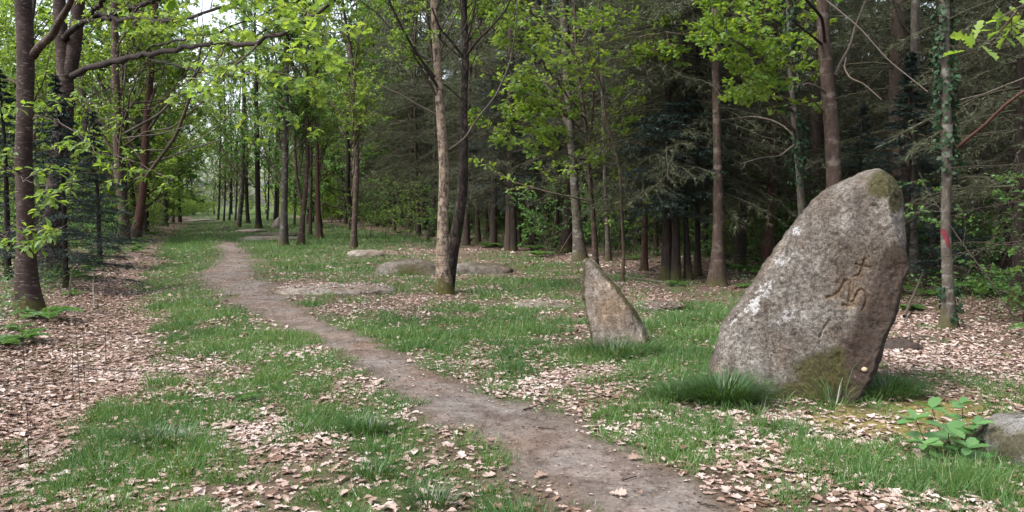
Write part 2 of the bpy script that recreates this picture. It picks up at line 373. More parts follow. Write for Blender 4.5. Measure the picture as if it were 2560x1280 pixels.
def ground_mat():
    t = NT('forest_floor'); co = t.coord()
    big = t.noise(co, 0.9, 4, 0.6); fine = t.noise(co, 38, 5, 0.7); med = t.noise(co, 9, 4, 0.65)
    path = t.ramp(t.mix(0.5, fine, med), [(0.3, (.06, .05, .044)), (0.5, (.122, .106, .096)), (0.7, (.20, .18, .168))])
    path = t.mix(t.mapr(t.noise(co, 2.6, 5, .7, .5), .45, .62), path, t.mix(1.0, path, (.62, .58, .56), 'MULTIPLY')); path = t.mix(t.mapr(big, .4, .65), path, t.mix(1.0, path, (1.02, .84, .74), 'MULTIPLY'))
    lit = t.ramp(t.voro(co, 22, out='Color'), [(0.0, (.03, .018, .013)), (0.35, (.10, .062, .046)), (0.6, (.19, .135, .11)), (1.0, (.30, .235, .205))])
    lit = t.mix(t.mapr(fine, .3, .6), (.035, .022, .016), lit)
    soil = t.ramp(fine, [(0.3, (.026, .02, .013)), (0.7, (.085, .062, .042))])
    gr = t.ramp(fine, [(0.3, (.018, .03, .01)), (0.55, (.045, .07, .02)), (0.75, (.11, .095, .055))])
    moss = t.ramp(t.noise(co, 30, 4), [(0.3, (.06, .055, .015)), (0.7, (.17, .14, .05))])
    c = t.mix(t.attr('litter'), soil, lit); c = t.mix(t.attr('grass'), c, gr); c = t.mix(t.attr('path'), c, path); c = t.mix(t.attr('moss'), c, moss)
    nb = t.bump(fine, 0.7, 0.02, t.bump(med, 0.6, 0.04))
    return t.done(t.bsdf(c, 0.9, 0.15, nb))
M['ground'] = ground_mat()

def stone_mat(name, base=((.037, .033, .029), (.108, .098, .087), (.20, .186, .17)), speck=1.0):
    t = NT(name); co = t.coord()
    n1 = t.noise(co, 2.2, 5, 0.6); n2 = t.noise(co, 30, 6, 0.8); n3 = t.noise(co, 75, 3, 0.7); n4 = t.noise(co, 7, 5, 0.7)
    c = t.ramp(t.math('ADD', t.math('MULTIPLY', n2, 0.6), t.math('MULTIPLY', n3, 0.4)), [(0.40, base[0]), (0.5, base[1]), (0.60, base[2])])
    c = t.mix(t.mapr(n1, .4, .6), c, t.mix(1.0, c, (.62, .55, .5), 'MULTIPLY')); n5 = t.noise(co, 4.5, 6, .75, .6); c = t.mix(t.ramp(n5, [(.52, 0.0), (.62, .8)]), c, t.mix(1.0, c, (1.55, 1.5, 1.45), 'MULTIPLY'))
    n6 = t.noise(t.coord(scale=(3.2, 3.2, 1.1)), 1.6, 6, .7, .7); c = t.mix(1.0, c, t.ramp(n6, [(.35, (.58, .54, .5)), (.5, (1, 1, 1)), (.66, (1.3, 1.3, 1.28))]), 'MULTIPLY')
    crust = t.ramp(t.math('ADD', t.math('MULTIPLY', n4, .6), t.math('MULTIPLY', n2, .4)), [(.55, 0.0), (.63, 1.0)])
    c = t.mix(t.math('MULTIPLY', crust, 0.75), c, (.028, .02, .018))
    c = t.mix(t.attr('ochre'), c, t.mix(1.0, c, (1.3, 1.02, .72), 'MULTIPLY'))
    c = t.mix(t.attr('stain_shade'), c, t.mix(0.88, c, t.ramp(n2, [(.3, (.010, .0065, .005)), (.7, (.042, .026, .018))])))
    lic = t.math('ADD', t.attr('lichen'), t.math('ADD', t.math('MULTIPLY', n4, .4), t.math('MULTIPLY', n2, .6)))
    lm = t.ramp(lic, [(.735, 0.0), (.80, 1.0)]); c = t.mix(t.math('MULTIPLY', lm, .8), c, t.ramp(n3, [(.3, (.24, .24, .25)), (.7, (.42, .42, .42))]))
    sp = t.ramp(t.voro(co, 9), [(.0, 1.0), (.13, 0.0)]); spm = t.math('MULTIPLY', sp, t.ramp(t.noise(co, 4, 2), [(.5, 0.0), (.6, 1.0)])); c = t.mix(t.math('MULTIPLY', spm, .5 * speck), c, (.32, .3, .28))
    mm = t.math('ADD', t.attr('moss'), t.math('MULTIPLY', t.math('SUBTRACT', t.math('ADD', t.math('MULTIPLY', n4, .5), t.math('MULTIPLY', n2, .5)), .5), 1.6))
    mk = t.ramp(mm, [(.36, 0.0), (.62, 1.0)]); mc = t.ramp(t.noise(co, 50, 4, .7), [(.3, (.008, .008, .0025)), (.5, (.028, .026, .007)), (.7, (.07, .062, .017))])
    c = t.mix(t.math('MULTIPLY', mk, .93), c, mc)
    nb = t.bump(n2, 0.9, 0.02, t.bump(n4, 0.6, 0.04)); nb = t.bump(n3, 0.5, 0.008, nb)
    return t.done(t.bsdf(c, 0.88, 0.2, nb))
M['stone'] = stone_mat('granite')
M['stone_pale'] = stone_mat('granite_pale', ((.072, .063, .054), (.17, .153, .134), (.27, .25, .225)), 0.5)
M['red_paint'] = (lambda t: t.done(t.bsdf(t.ramp(t.noise(t.coord(), 30, 4), [(.4, (.035, .008, .009)), (.52, (.11, .009, .017)), (.7, (.17, .011, .025))]), .6, .3)))(NT('red_paint'))
M['pale'] = (lambda t: t.done(t.bsdf(t.ramp(t.noise(t.coord(), 25, 4), [(.3, (.2, .15, .09)), (.7, (.36, .29, .2))]), .7, .3)))(NT('pale_wood'))

# ------------------------------------------------------------------ ground fields
PATH_PX = [(522, 540, 30), (535, 560, 26), (548, 590, 26), (570, 610, 60), (588, 640, 95), (575, 668, 120), (562, 692, 150), (600, 722, 160), (668, 760, 150), (742, 800, 150), (830, 840, 130),
           (905, 880, 150), (1000, 930, 220), (1100, 980, 300), (1215, 1030, 330), (1385, 1100, 330), (1520, 1180, 380), (1660, 1280, 400), (1820, 1400, 420)]
_pp = []
for u, v, wd in PATH_PX:
    p = gat(u, v); _pp.append((p[0], p[1], .84 * wd * p[1] / F))
_pp += [(_pp[-1][0] + .6, _pp[-1][1] - 1.5, 1.3), (_pp[-1][0] + 1.6, _pp[-1][1] - 5, 1.3)]
_pp = [tuple(xy(4.2, 160)) + (1.2,), tuple(xy(1.5, 100)) + (1.0,)][1:] + _pp
_pp = np.array(_pp)
def path_mask(x, y, widen=1.0):
    best = np.full(np.shape(x), 9.0)
    for (ax, ay, aw), (bx, by, bw) in zip(_pp[:-1], _pp[1:]):
        dx, dy = bx - ax, by - ay; t = np.clip(((x - ax) * dx + (y - ay) * dy) / (dx * dx + dy * dy), 0, 1)
        d = np.hypot(x - ax - t * dx, y - ay - t * dy) / (0.5 * widen * (aw + t * (bw - aw)))
        best = np.minimum(best, d)
    wob = 1.3 * (fbm(x / 0.7, y / 0.7, 21.0, 3) - 0.5) + 1.3 * (fbm(x / .18, y / .18, 27., 3) - .5)
    tt = st(x, y)[1]; return (1 - sstep(0.5, 1.35, best + wob)) * (1 - .8 * sstep(33, 42, tt))
BL = [(800, 670, 140, 32, 1.), (660, 825, 130, 22, 1.), (720, 830, 90, 16, .8), (860, 822, 90, 14, 1.), (960, 850, 70, 12, .6), (1330, 720, 150, 40, .35), (1250, 830, 200, 50, .45), (1450, 885, 260, 32, 1.), (1720, 850, 110, 60, .9),
      (1700, 955, 130, 36, .8), (1150, 900, 150, 30, .4), (1900, 1120, 160, 40, .45), (1600, 1010, 130, 26, .45), (1660, 1135, 120, 30, .9), (2050, 1190, 200, 70, .25), (2320, 1190, 220, 60, .9), (480, 770, 90, 60, .6), (480, 1020, 170, 80, .35), (300, 1090, 170, 80, .55),
      (910, 1060, 60, 35, .8), (1110, 1180, 110, 45, .4), (640, 880, 230, 34, .3), (480, 690, 100, 40, .6), (500, 625, 90, 30, .9), (480, 580, 80, 20, .9), (2260, 965, 70, 28, .8), (1050, 790, 150, 25, .5), (585, 685, 22, 16, .9),
      (2480, 960, 120, 30, .3), (1150, 700, 300, 20, .3), (600, 950, 120, 40, .3), (350, 1180, 150, 60, .4),
      (290, 780, 80, 150, -1.), (110, 960, 90, 150, -1.), (240, 1150, 190, 80, .7), (120, 1240, 120, 50, .4), (700, 900, 200, 30, .35), (560, 1180, 160, 60, .35), (790, 1230, 260, 50, -.7), (980, 770, 140, 20, -.7), (740, 715, 80, 16, -1.), (1340, 850, 80, 22, -.6), (1460, 935, 80, 16, -.9), (2350, 850, 280, 70, -1.2),
      (900, 735, 120, 12, -.9), (2330, 1060, 160, 25, -.7), (2100, 1050, 200, 26, -.6), (700, 1130, 160, 50, -.4), (1200, 1080, 150, 40, -.4), (900, 960, 60, 40, -.3), (1520, 740, 200, 16, -.5), (2150, 1250, 90, 30, -.5), (620, 1060, 100, 30, -.4), (1100, 620, 250, 14, -.8), (560, 1010, 60, 30, -.4)]
_bl = []
for u, v, ru, rv, wt in BL:
    p = gat(u, v); D = p[1]; _bl.append((p[0], p[1], ru * D / F, min(rv * D * D / (EYE * F), 14.0), wt, p[0] / p[1]))
def grass_field(x, y):
    s, t = st(x, y)
    n = 1.1 * (fbm(x / 1.3, y / 1.3, 1.0, 3) - .5) + 1.3 * (fbm(x / .45, y / .45, 5.0, 2) - .5) + 1.3 * (fbm(x / .13, y / .13, 15.0, 2) - .5)
    b = np.zeros(np.shape(x))
    for bx, by, rx, ry, wt, sh in _bl:
        b = b + wt * np.exp(-(((x - bx - (y - by) * sh) / rx) ** 2 + ((y - by) / ry) ** 2))
    b = np.clip(b, -1.1, 1.1)
    far = sstep(24, 34, t) * sstep(-2.2, -.8, s) * (1 - sstep(8, 11, s)) * .75
    wood = -1.1 * sstep(8.6, 10.5, s) - .9 * sstep(-1.3, -2.2, s)
    g = 0.50 + n + 0.66 * b + far + wood
    return np.maximum(sstep(0.27, 0.85, g), sstep(104, 112, t))
def fields(x, y):
    s, t = st(x, y); p = path_mask(x, y); pm2 = path_mask(x, y, 1.9); g = grass_field(x, y) * (1 - sstep(.3, .8, p)) * (1 - .35 * pm2)
    l = (1 - .75 * g) * (1 - .97 * sstep(.2, .7, p)) * (1 - .6 * pm2) * (.35 + 1.1 * sstep(.38, .6, fbm(x / 1.1, y / 1.1, 31., 3)))
    l = np.maximum(l, (1 - g) * .95 * np.exp(-((s + 1.3) / 1.0) ** 2)); l = l * (1 - .3 * sstep(26, 40, t) * sstep(-1, 1, s) * (1 - sstep(8, 10, s)))
    near = np.exp(-(((x - 3.1) / 1.4) ** 2 + ((y - 5.7) / .9) ** 2)); ms = sstep(.45, .65, near * .9 + .5 * (fbm(x / .4, y / .4, 51., 3) - .5)) * (1 - g)
    l = l * (1 - .8 * ms) * (1 - .55 * sstep(-2.3, -3.6, s))
    return p, g, np.clip(l, 0, 1.2), ms

def build_ground():
    a = np.linspace(-1, 1, 300); xs = np.sinh(a * 4.6) / math.sinh(4.6) * 260
    b = np.linspace(0, 1, 320); ys = -14 + 600 * (np.exp(b * 5.2) - 1) / (math.exp(5.2) - 1) * 1.0
    X, Y = np.meshgrid(xs, ys); X = X + -0.36 * np.maximum(Y, 0) * 0.6
    x, y = X.ravel(), Y.ravel(); z = ground(x, y); n, k = X.shape
    idx = np.arange(n * k).reshape(n, k); Q = np.stack([idx[:-1, :-1], idx[:-1, 1:], idx[1:, 1:], idx[1:, :-1]], -1).reshape(-1, 4)
    p, g, l, ms = fields(x, y); mb = MB(); mb.add(np.stack([x, y, z], 1), None, Q)
    o = ob('ground', mb.mesh('ground', M['ground'], True, {'path': p, 'grass': g, 'litter': np.clip(l, 0, 1), 'moss': ms}))
    tag(o, 'leaf-strewn woodland floor with a worn brown footpath', None, None, 'structure')
build_ground()

# ------------------------------------------------------------------ grass, leaf litter, path debris (stuff)
rng = np.random.default_rng(11)
def scatter(n, d0, d1, pw, margin=1.15):
    """points over the view wedge, density falling with distance"""
    u = rng.random(n); q = 2 - pw
    d = (d0 ** q + u * (d1 ** q - d0 ** q)) ** (1 / q)
    x = rng.uniform(-1, 1, n) * (d * 0.637 * margin + .8); return x, d
BLADE = (np.array([[-.5, 0, 0], [.5, 0, 0], [-.34, .5, .04], [.34, .5, .04], [0, 1, .2]]), np.array([[0, 1, 3], [0, 3, 2], [2, 3, 4]]))
def put_grass():
    mb = MB()
    # tufts then blades
    for (nt_, d0, d1, pw, per, lo, hi) in ((14500, 3.2, 13, 1.25, 12, .04, .125), (9000, 12, 40, 1.5, 9, .07, .19), (4500, 38, 130, 1.6, 6, .10, .24)):
        x, y = scatter(nt_ * 2, d0, d1, pw); p, g, l, ms = fields(x, y)
        keep = rng.random(len(x)) < np.clip(g * 1.1 + .03 * (p < .5), 0, 1); x, y, g = x[keep], y[keep], g[keep]
        s, t = st(x, y); N = len(x)
        tall = lo + (hi - lo) * np.clip(g * sstep(.25, .75, fbm(x / .28, y / .28, 61., 2)) * 1.15 + .4 * (rng.random(N) ** 6), 0, 1.4)
        idx = np.repeat(np.arange(N), per); n = len(idx); rad = (.03 + .012 * y)[idx] * .75
        an = rng.uniform(0, 6.283, n); r = rad * np.sqrt(rng.random(n)); px, py = x[idx] + r * np.cos(an), y[idx] + r * np.sin(an)
        P = np.stack([px, py, ground(px, py) - .004], 1)
        ax = np.stack([np.cos(an) * .5, np.sin(an) * .5, np.ones(n)], 1) + rng.normal(0, .28, (n, 3)); ax[:, 2] = np.abs(ax[:, 2])
        ang2 = rng.uniform(0, 6.283, n); nor = np.stack([np.cos(ang2), np.sin(ang2), np.zeros(n) + .2], 1)
        L = tall[idx] * rng.uniform(.5, 1.25, n); W = np.clip(.0035 + .00042 * y[idx], .004, .03) * rng.uniform(.7, 1.3, n)
        a = np.clip(.75 * (fbm(px / .7, py / .7, 71., 3) - .5) + .36 + .26 * (rng.random(n) - .5), 0, .8); a = np.where(rng.random(n) < .06, rng.uniform(.9, 1, n), a)
        mb.cards(BLADE, P, ax, nor, L, W, 0, a)
    o = ob('grass', mb.mesh('grass', M['grass'], False)); tag(o, 'patchy green woodland grass on both sides of the footpath', 'grass', None, 'stuff'); return mb.tris()
def curl(tm, k, tw, rs):
    v = tm[0].copy(); r = np.random.default_rng(rs); v[:, 2] += k * (np.abs(v[:, 0]) * 2) ** 1.6 * .11 + tw * (v[:, 1] - .5) ** 2 * .55 + r.normal(0, .025, len(v)); v[:, 0] *= 1 - .18 * abs(k); v[:, 1] -= .5
    return v, tm[1]
def gtop(x, y):
    z = ground(x, y)
    for cx, cy_, cz, a, b, h, sq in SLABS:
        q = (np.abs(x - cx) / a) ** sq + (np.abs(y - cy_) / b) ** sq; i = q < .97
        z = np.where(i, np.maximum(z, cz + h * np.maximum(1 - q, 0) ** (1 / sq) * .97), z)
    return z
def put_litter():
    mb = MB()
    tm = [curl(OAKS if i % 5 else LEAF8, c, w_, i) for i, (c, w_) in enumerate([(.8, .2), (-.6, .3), (1.2, -.3), (.4, .5), (-.9, -.2), (.2, .1), (1.5, .4), (.6, -.5), (-.3, .6)])]
    t4 = [curl(LEAF4, c, w_, i) for i, (c, w_) in enumerate([(.9, .3), (-.7, .3), (1.3, -.4)])]
    for (n, d0, d1, pw, T_, sz) in ((64000, 3.1, 9, .9, tm, .068), (76000, 8.5, 19, 1.2, t4, .075), (34000, 18, 60, 1.5, t4, .14)):
        x, y = scatter(n, d0, d1, pw); p, g, l, ms = fields(x, y); k = rng.random(n) < l * (1. if T_ is tm else .85) + np.where(p > .3, .035, .03); x, y, p, g = x[k], y[k], p[k], g[k]; n = len(x)
        z = gtop(x, y) + rng.random(n) ** 2 * .022 + .005
        an = rng.uniform(0, 6.283, n); ax = np.stack([np.cos(an), np.sin(an), rng.normal(0, .10, n)], 1); nor = nrm(rng.normal(0, .12, (n, 3)) + np.array([0, 0, 1.]))
        L = sz * (.25 + 1.25 * rng.beta(1.3, 2.4, n)) * np.where(p > .3, .42, 1); a = np.clip(rng.beta(1.9, 1.35, n) + .7 * (fbm(x / .8, y / .8, 81., 3) - .5) - .28 * np.exp(-((st(x, y)[0] + 1.6) / .8) ** 2) * (rng.random(n) < .45) - .1 * sstep(9, 12, st(x, y)[0]), 0, 1)
        which = rng.integers(0, len(T_), n)
        for i, tmpl in enumerate(T_):
            q = which == i; mb.cards(tmpl, np.stack([x, y, z], 1)[q], ax[q], nor[q], L[q], L[q] * rng.uniform(.75, 1.1, q.sum()), 0, a[q])
    o = ob('leaf_litter', mb.mesh('leaf_litter', M['litter'], False)); tag(o, 'dry pinkish brown fallen leaves carpeting the ground', 'fallen leaves', None, 'stuff'); return mb.tris()
def put_debris():
    mb = MB(); n = 75000; x, y = scatter(n, 3.1, 24, 1.0); p, g, l, ms = fields(x, y); k = rng.random(n) < np.clip(p * .9 + .35, 0, 1); x, y = x[k], y[k]; n = len(x)
    an = rng.uniform(0, 6.283, n); ax = np.stack([np.cos(an), np.sin(an), rng.normal(0, .06, n)], 1); nor = nrm(rng.normal(0, .2, (n, 3)) + np.array([0, 0, 1.]))
    L = rng.uniform(.006, .034, n) * (1 + .02 * y); W = L * rng.choice([.08, .1, .16, .5], n)
    mb.cards(LEAF4, np.stack([x, y, ground(x, y) + .004 + .006 * rng.random(n)], 1), ax, nor, L, W, 0, np.clip(rng.beta(1.3, 1.5, n), 0, 1))
    o = ob('path_debris', mb.mesh('path_debris', M['debris'], False)); tag(o, 'fine bark crumbs and needles scattered over the footpath', 'debris', None, 'stuff'); return mb.tris()
TRI = {'grass': put_grass(), 'debris': put_debris()}
SLABS = []

# ------------------------------------------------------------------ stones
def polyd(U, V, pts):
    best = np.full(U.shape, 1e9)
    for (a, b), (c, d) in zip(pts[:-1], pts[1:]):
        dx, dy = c - a, d - b; t = np.clip(((U - a) * dx + (V - b) * dy) / (dx * dx + dy * dy + 1e-9), 0, 1); best = np.minimum(best, np.hypot(U - a - t * dx, V - b - t * dy))
    return best
def build_menhir():
    D0 = 6.95
    Lf = [(421, 2192), (427, 2160), (445, 2128), (460, 2085), (495, 2040), (530, 2010), (570, 1980), (610, 1950), (660, 1915), (725, 1875), (765, 1840), (805, 1807), (850, 1793), (925, 1776), (1000, 1770), (1080, 1775)]
    Rt = [(421, 2198), (430, 2216), (452, 2238), (480, 2250), (525, 2256), (600, 2256), (660, 2246), (710, 2234), (790, 2220), (840, 2201), (890, 2186), (935, 2166), (1000, 2140), (1080, 2120)]
    Rg = [(421, 2195), (450, 2190), (520, 2225), (600, 2240), (650, 2215), (690, 2192), (770, 2168), (815, 2140), (900, 2105), (960, 2060), (1020, 2020), (1080, 2010)]
    Bu = [(421, .02), (440, .16), (480, .30), (600, .42), (760, .52), (900, .62), (1020, .70), (1080, .72)]
    nr = 280; q = np.linspace(0, 1, nr); vv = 421 + (1075 - 421) * (q ** 1.25)
    f = lambda tb: np.interp(vv, [a for a, _ in tb], [b for _, b in tb])
    sm = lambda a: np.convolve(np.pad(a, 6, 'edge'), np.ones(13) / 13, 'valid')
    L, Rr, G, B = f(Lf), f(Rt), f(Rg), f(Bu)
    L[8:] = sm(L)[8:]; Rr[8:] = sm(Rr)[8:]; G = sm(sm(G)); B = sm(B)
    nf, nb_ = 270, 30
    ug = np.clip((G - L) / np.maximum(Rr - L, 1), .35, np.interp(vv, [421, 560, 680], [.62, .72, .92]))
    uf = np.linspace(0, 1, nf)
    uu = .5 - .5 * np.cos(uf * math.pi) * .35 - .5 * (1 - 2 * uf) * .65          # denser at both rims
    rows = []
    for i in range(nr):
        u = uu; a = np.clip(u / ug[i], 0, 1); b = np.clip((1 - u) / (1 - ug[i]), 0, 1)
        sh = np.minimum(a ** .5, b ** .62)
        k = 15; sh = np.convolve(np.pad(sh, k // 2, 'edge'), np.hanning(k + 2)[1:-1] / np.hanning(k + 2)[1:-1].sum(), 'valid'); sh[0] = sh[-1] = 0
        px = L[i] + (Rr[i] - L[i]) * u; dep = D0 - B[i] * sh
        base = at(0, vv[i], D0)[2]
        xw = (px - CU) / F * (D0 * CP - (base - EYE) * SP)
        # keep the silhouette where it is: scale x towards the ray for nearer points only slightly
        front = np.stack([xw, dep, np.full(nf, base)], 1)
        ub = np.linspace(1, 0, nb_ + 2)[1:-1]; xb = xw[0] + (xw[-1] - xw[0]) * ub
        back = np.stack([xb, D0 + .9 * B[i] * np.sqrt(np.maximum(1 - (2 * ub - 1) ** 2, 0)), np.full(nb_, base)], 1)
        rows.append(np.concatenate([front, back]))
    V = np.array(rows); n, k, _ = V.shape
    du = np.roll(V, -1, 1) - np.roll(V, 1, 1); dv = np.zeros_like(V); dv[1:-1] = V[2:] - V[:-2]; dv[0] = V[1] - V[0]; dv[-1] = V[-1] - V[-2]
    Nn = nrm(np.cross(du, dv)); c = V.mean((0, 1)); 
    if (Nn[:, 100:200, 1].mean() > 0): Nn = -Nn
    x, y, z = V[..., 0], V[..., 1], V[..., 2]
    d = .07 * (fbm(x * 2.2, y * 2.2, z * 2.2, 3) - .5) + .03 * (fbm(x * 7 + z * 4, y * 7, z * 3, 3) - .5) - .010 * np.exp(-((fbm(x * 2 + z * 1.5 + 4, y * 2, z * 1.2, 2) - .5) / .008) ** 2) * sstep(.5, .6, fbm(x * 2 + 30, y * 2, z * 2, 2)) + .016 * (fbm(x * 34, y * 34, z * 34, 2) - .5)
    # rounded pits
    d -= .008 * sstep(.62, .75, fbm(x * 14 + 5, y * 14, z * 14, 2))
    U_, V_ = proj(V.reshape(-1, 3)); U_ = U_.reshape(n, k); V_ = V_.reshape(n, k); fr = np.zeros((n, k)); fr[:, :nf] = 1
    cross = [[(2162, 647), (2156, 668), (2149, 684), (2146.5, 691)], [(2140, 660), (2158, 666), (2177, 668)], [(2134, 691), (2146, 688), (2156, 692)]]
    em = [[(2067, 744.5), (2086, 739), (2101.5, 725), (2109, 709), (2111, 702.5), (2118, 699.6), (2125, 703.5), (2126.5, 717), (2125, 733), (2123, 752), (2127, 757), (2135, 752), (2139, 740.6), (2146.5, 727), (2154, 724), (2163, 729), (2166, 741), (2164, 760), (2156, 776)], [(2107, 763), (2120, 765), (2136, 762)]]
    g1 = np.minimum.reduce([polyd(U_, V_, s) for s in cross]); g2 = np.minimum.reduce([polyd(U_, V_, s) for s in em])
    crack = polyd(U_, V_, [(2050, 843), (2058, 825), (2064, 814), (2076, 799)])
    carve = .017 * np.exp(-(g1 / 2.7) ** 4) + .017 * np.exp(-(g2 / 3.4) ** 4) + .02 * np.exp(-(crack / 3) ** 2)
    carve = carve + .008 * np.exp(-(((U_ - 2118) / 9) ** 4 + ((V_ - 718) / 20) ** 4))
    d = d * (1 - .55 * np.exp(-(np.minimum(g1, g2) / 10) ** 2)) - carve * fr
    rim = np.ones(n); rim[:10] = np.linspace(0, 1, 10)
    V = V + Nn * (d * rim[:, None])[..., None]
    # colour masks: moss cap, moss foot, brown flank stain deepened with painted shade, white lichen on the upper left edge, ochre round the carving
    nz = fbm(x * 5, y * 5, z * 5, 3)
    def blob(a, b, ra, rb): return np.exp(-(((U_ - a) / ra) ** 2 + ((V_ - b) / rb) ** 2))
    moss = np.maximum.reduce([1.0 * blob(2215, 462, 62, 40), .85 * blob(2240, 500, 24, 40), .55 * blob(2170, 450, 60, 16), 1. * blob(2050, 935, 80, 62), 1.0 * blob(2005, 985, 80, 45), .9 * blob(1950, 1000, 60, 28), .9 * blob(2085, 900, 40, 45), .6 * blob(2110, 960, 50, 40), .45 * blob(2240, 640, 16, 70), .4 * blob(2250, 560, 14, 40)])
    rl = np.interp(V_.ravel(), [a for a, _ in Rg], [b for _, b in Rg]).reshape(n, k)
    stain_shade = sstep(-38, 6, U_ - rl + 46 * (nz - .5)) * sstep(570, 650, V_) ; stain_shade = np.maximum(stain_shade, .6 * blob(2150, 500, 22, 60)); stain_shade = np.maximum(stain_shade, .5 * blob(2135, 590, 14, 30)); stain_shade[:, nf:] = .5
    le = np.interp(V_.ravel(), [a for a, _ in Lf], [b for _, b in Lf]).reshape(n, k)
    lich = np.maximum.reduce([(.16 + .14 * fbm(x * 4 + 3, y * 4, z * 4, 2)) * np.exp(-((U_ - le - 44) / 50) ** 2) * sstep(540, 620, V_) * (1 - sstep(850, 960, V_)), .25 * blob(1990, 575, 26, 28), .29 * blob(1950, 660, 30, 32), .3 * blob(1875, 768, 44, 32), .28 * blob(1835, 805, 28, 30), .22 * blob(1990, 790, 110, 70), .2 * blob(2060, 600, 60, 90), .16 * blob(2150, 800, 26, 80), .17 * blob(2200, 560, 40, 60)])
    och = .7 * np.clip(np.exp(-(g1 / 6) ** 2) + np.exp(-(g2 / 7) ** 2) + .5 * blob(2150, 735, 30, 45), 0, 1)
    idx = np.arange(n * k).reshape(n, k); nx = np.roll(idx, -1, 1); Q = np.stack([idx[:-1], idx[1:], nx[1:], nx[:-1]], -1).reshape(-1, 4)
    mb = MB(); mb.add(V.reshape(-1, 3), None, Q)
    org = gat(2000, 990)
    me = mb.mesh('menhir', M['stone'], True, {'moss': moss.ravel(), 'stain_shade': stain_shade.ravel(), 'lichen': lich.ravel(), 'ochre': och.ravel()}, org)
    o = ob('menhir', me, loc=org); tag(o, 'tall leaning granite menhir carved with a small cross, moss on top and foot', 'standing stone')
    # pale knob lodged low on the right flank
    i, j = np.unravel_index(np.argmin((U_[:, :nf] - 2160) ** 2 + (V_[:, :nf] - 922) ** 2), (n, nf)); p = V[i, j]
    return p, mb.tris()
def boulder_mesh(name, dims, seed, mat, moss=.4, stain_shade=.0, lichen=.1, flat=1.0, sq=2.0, nu=44, nv=26, rough=.16, bend=0.0):
    th = np.linspace(0, 2 * math.pi, nu, endpoint=False); ph = np.linspace(-math.pi / 2, math.pi / 2, nv)
    T, P = np.meshgrid(th, ph); e = 2 / sq
    pw = lambda a: np.sign(a) * np.abs(a) ** e
    X, Y, Z = pw(np.cos(P)) * pw(np.cos(T)), pw(np.cos(P)) * pw(np.sin(T)), pw(np.sin(P)) * 1.0
    r = 1 + rough * 2 * (fbm(X * 1.3 + seed, Y * 1.3, Z * 1.3 + seed * 2, 3) - .5) + rough * .5 * (fbm(X * 5 + seed, Y * 5, Z * 5, 3) - .5)
    V = np.stack([X * r * dims[0] / 2, Y * r * dims[1] / 2, Z * r * dims[2] * flat], -1)
    V[..., 2] += bend * (V[..., 0] / dims[0]) 
    n, k = T.shape; idx = np.arange(n * k).reshape(n, k); nx = np.roll(idx, -1, 1); Q = np.stack([idx[:-1], nx[:-1], nx[1:], idx[1:]], -1).reshape(-1, 4)
    mb = MB(); mb.add(V.reshape(-1, 3), None, Q)
    v = V.reshape(-1, 3); ns = fbm(v[:, 0] * 2 + seed, v[:, 1] * 2, v[:, 2] * 2, 3)
    return mb.mesh(name, mat, True, {'moss': np.clip(moss + 1.4 * (ns - .5), 0, 1), 'stain_shade': np.full(len(v), stain_shade), 'lichen': np.full(len(v), lichen), 'ochre': np.zeros(len(v))}), mb.tris()
def boulder(label, u0, u1, vb, h_px, depth=None, seed=1, mat='stone', name='boulder', cat='boulder', moss=.3, sq=2.3, rz=0.0, stain_shade=0., lichen=.1, rough=.16, bend=0., sink=.5, group=None):
    """u0,u1: left/right edge in the photo, vb: row of its foot, h_px: height shown"""
    c = gat((u0 + u1) / 2, vb); D = c[1]; wd = (u1 - u0) * pxm(D); h = h_px * pxm(D); dp = depth or wd * .6
    y = D + dp * .35
    c = np.array([c[0] * y / D, y, float(ground(c[0], y))])
    me, n = boulder_mesh(name, (wd, dp, h), seed, M[mat], moss, stain_shade, lichen, 1.0, sq, rough=rough, bend=bend)
    if name == 'stone_slab': SLABS.append((c[0], c[1], c[2] - h * .1, wd / 2, dp / 2, h, sq))
    return tag(ob(name, me, loc=(c[0], c[1], c[2] - h * .1), rot=(0, 0, rz)), label, cat, group, 'thing')

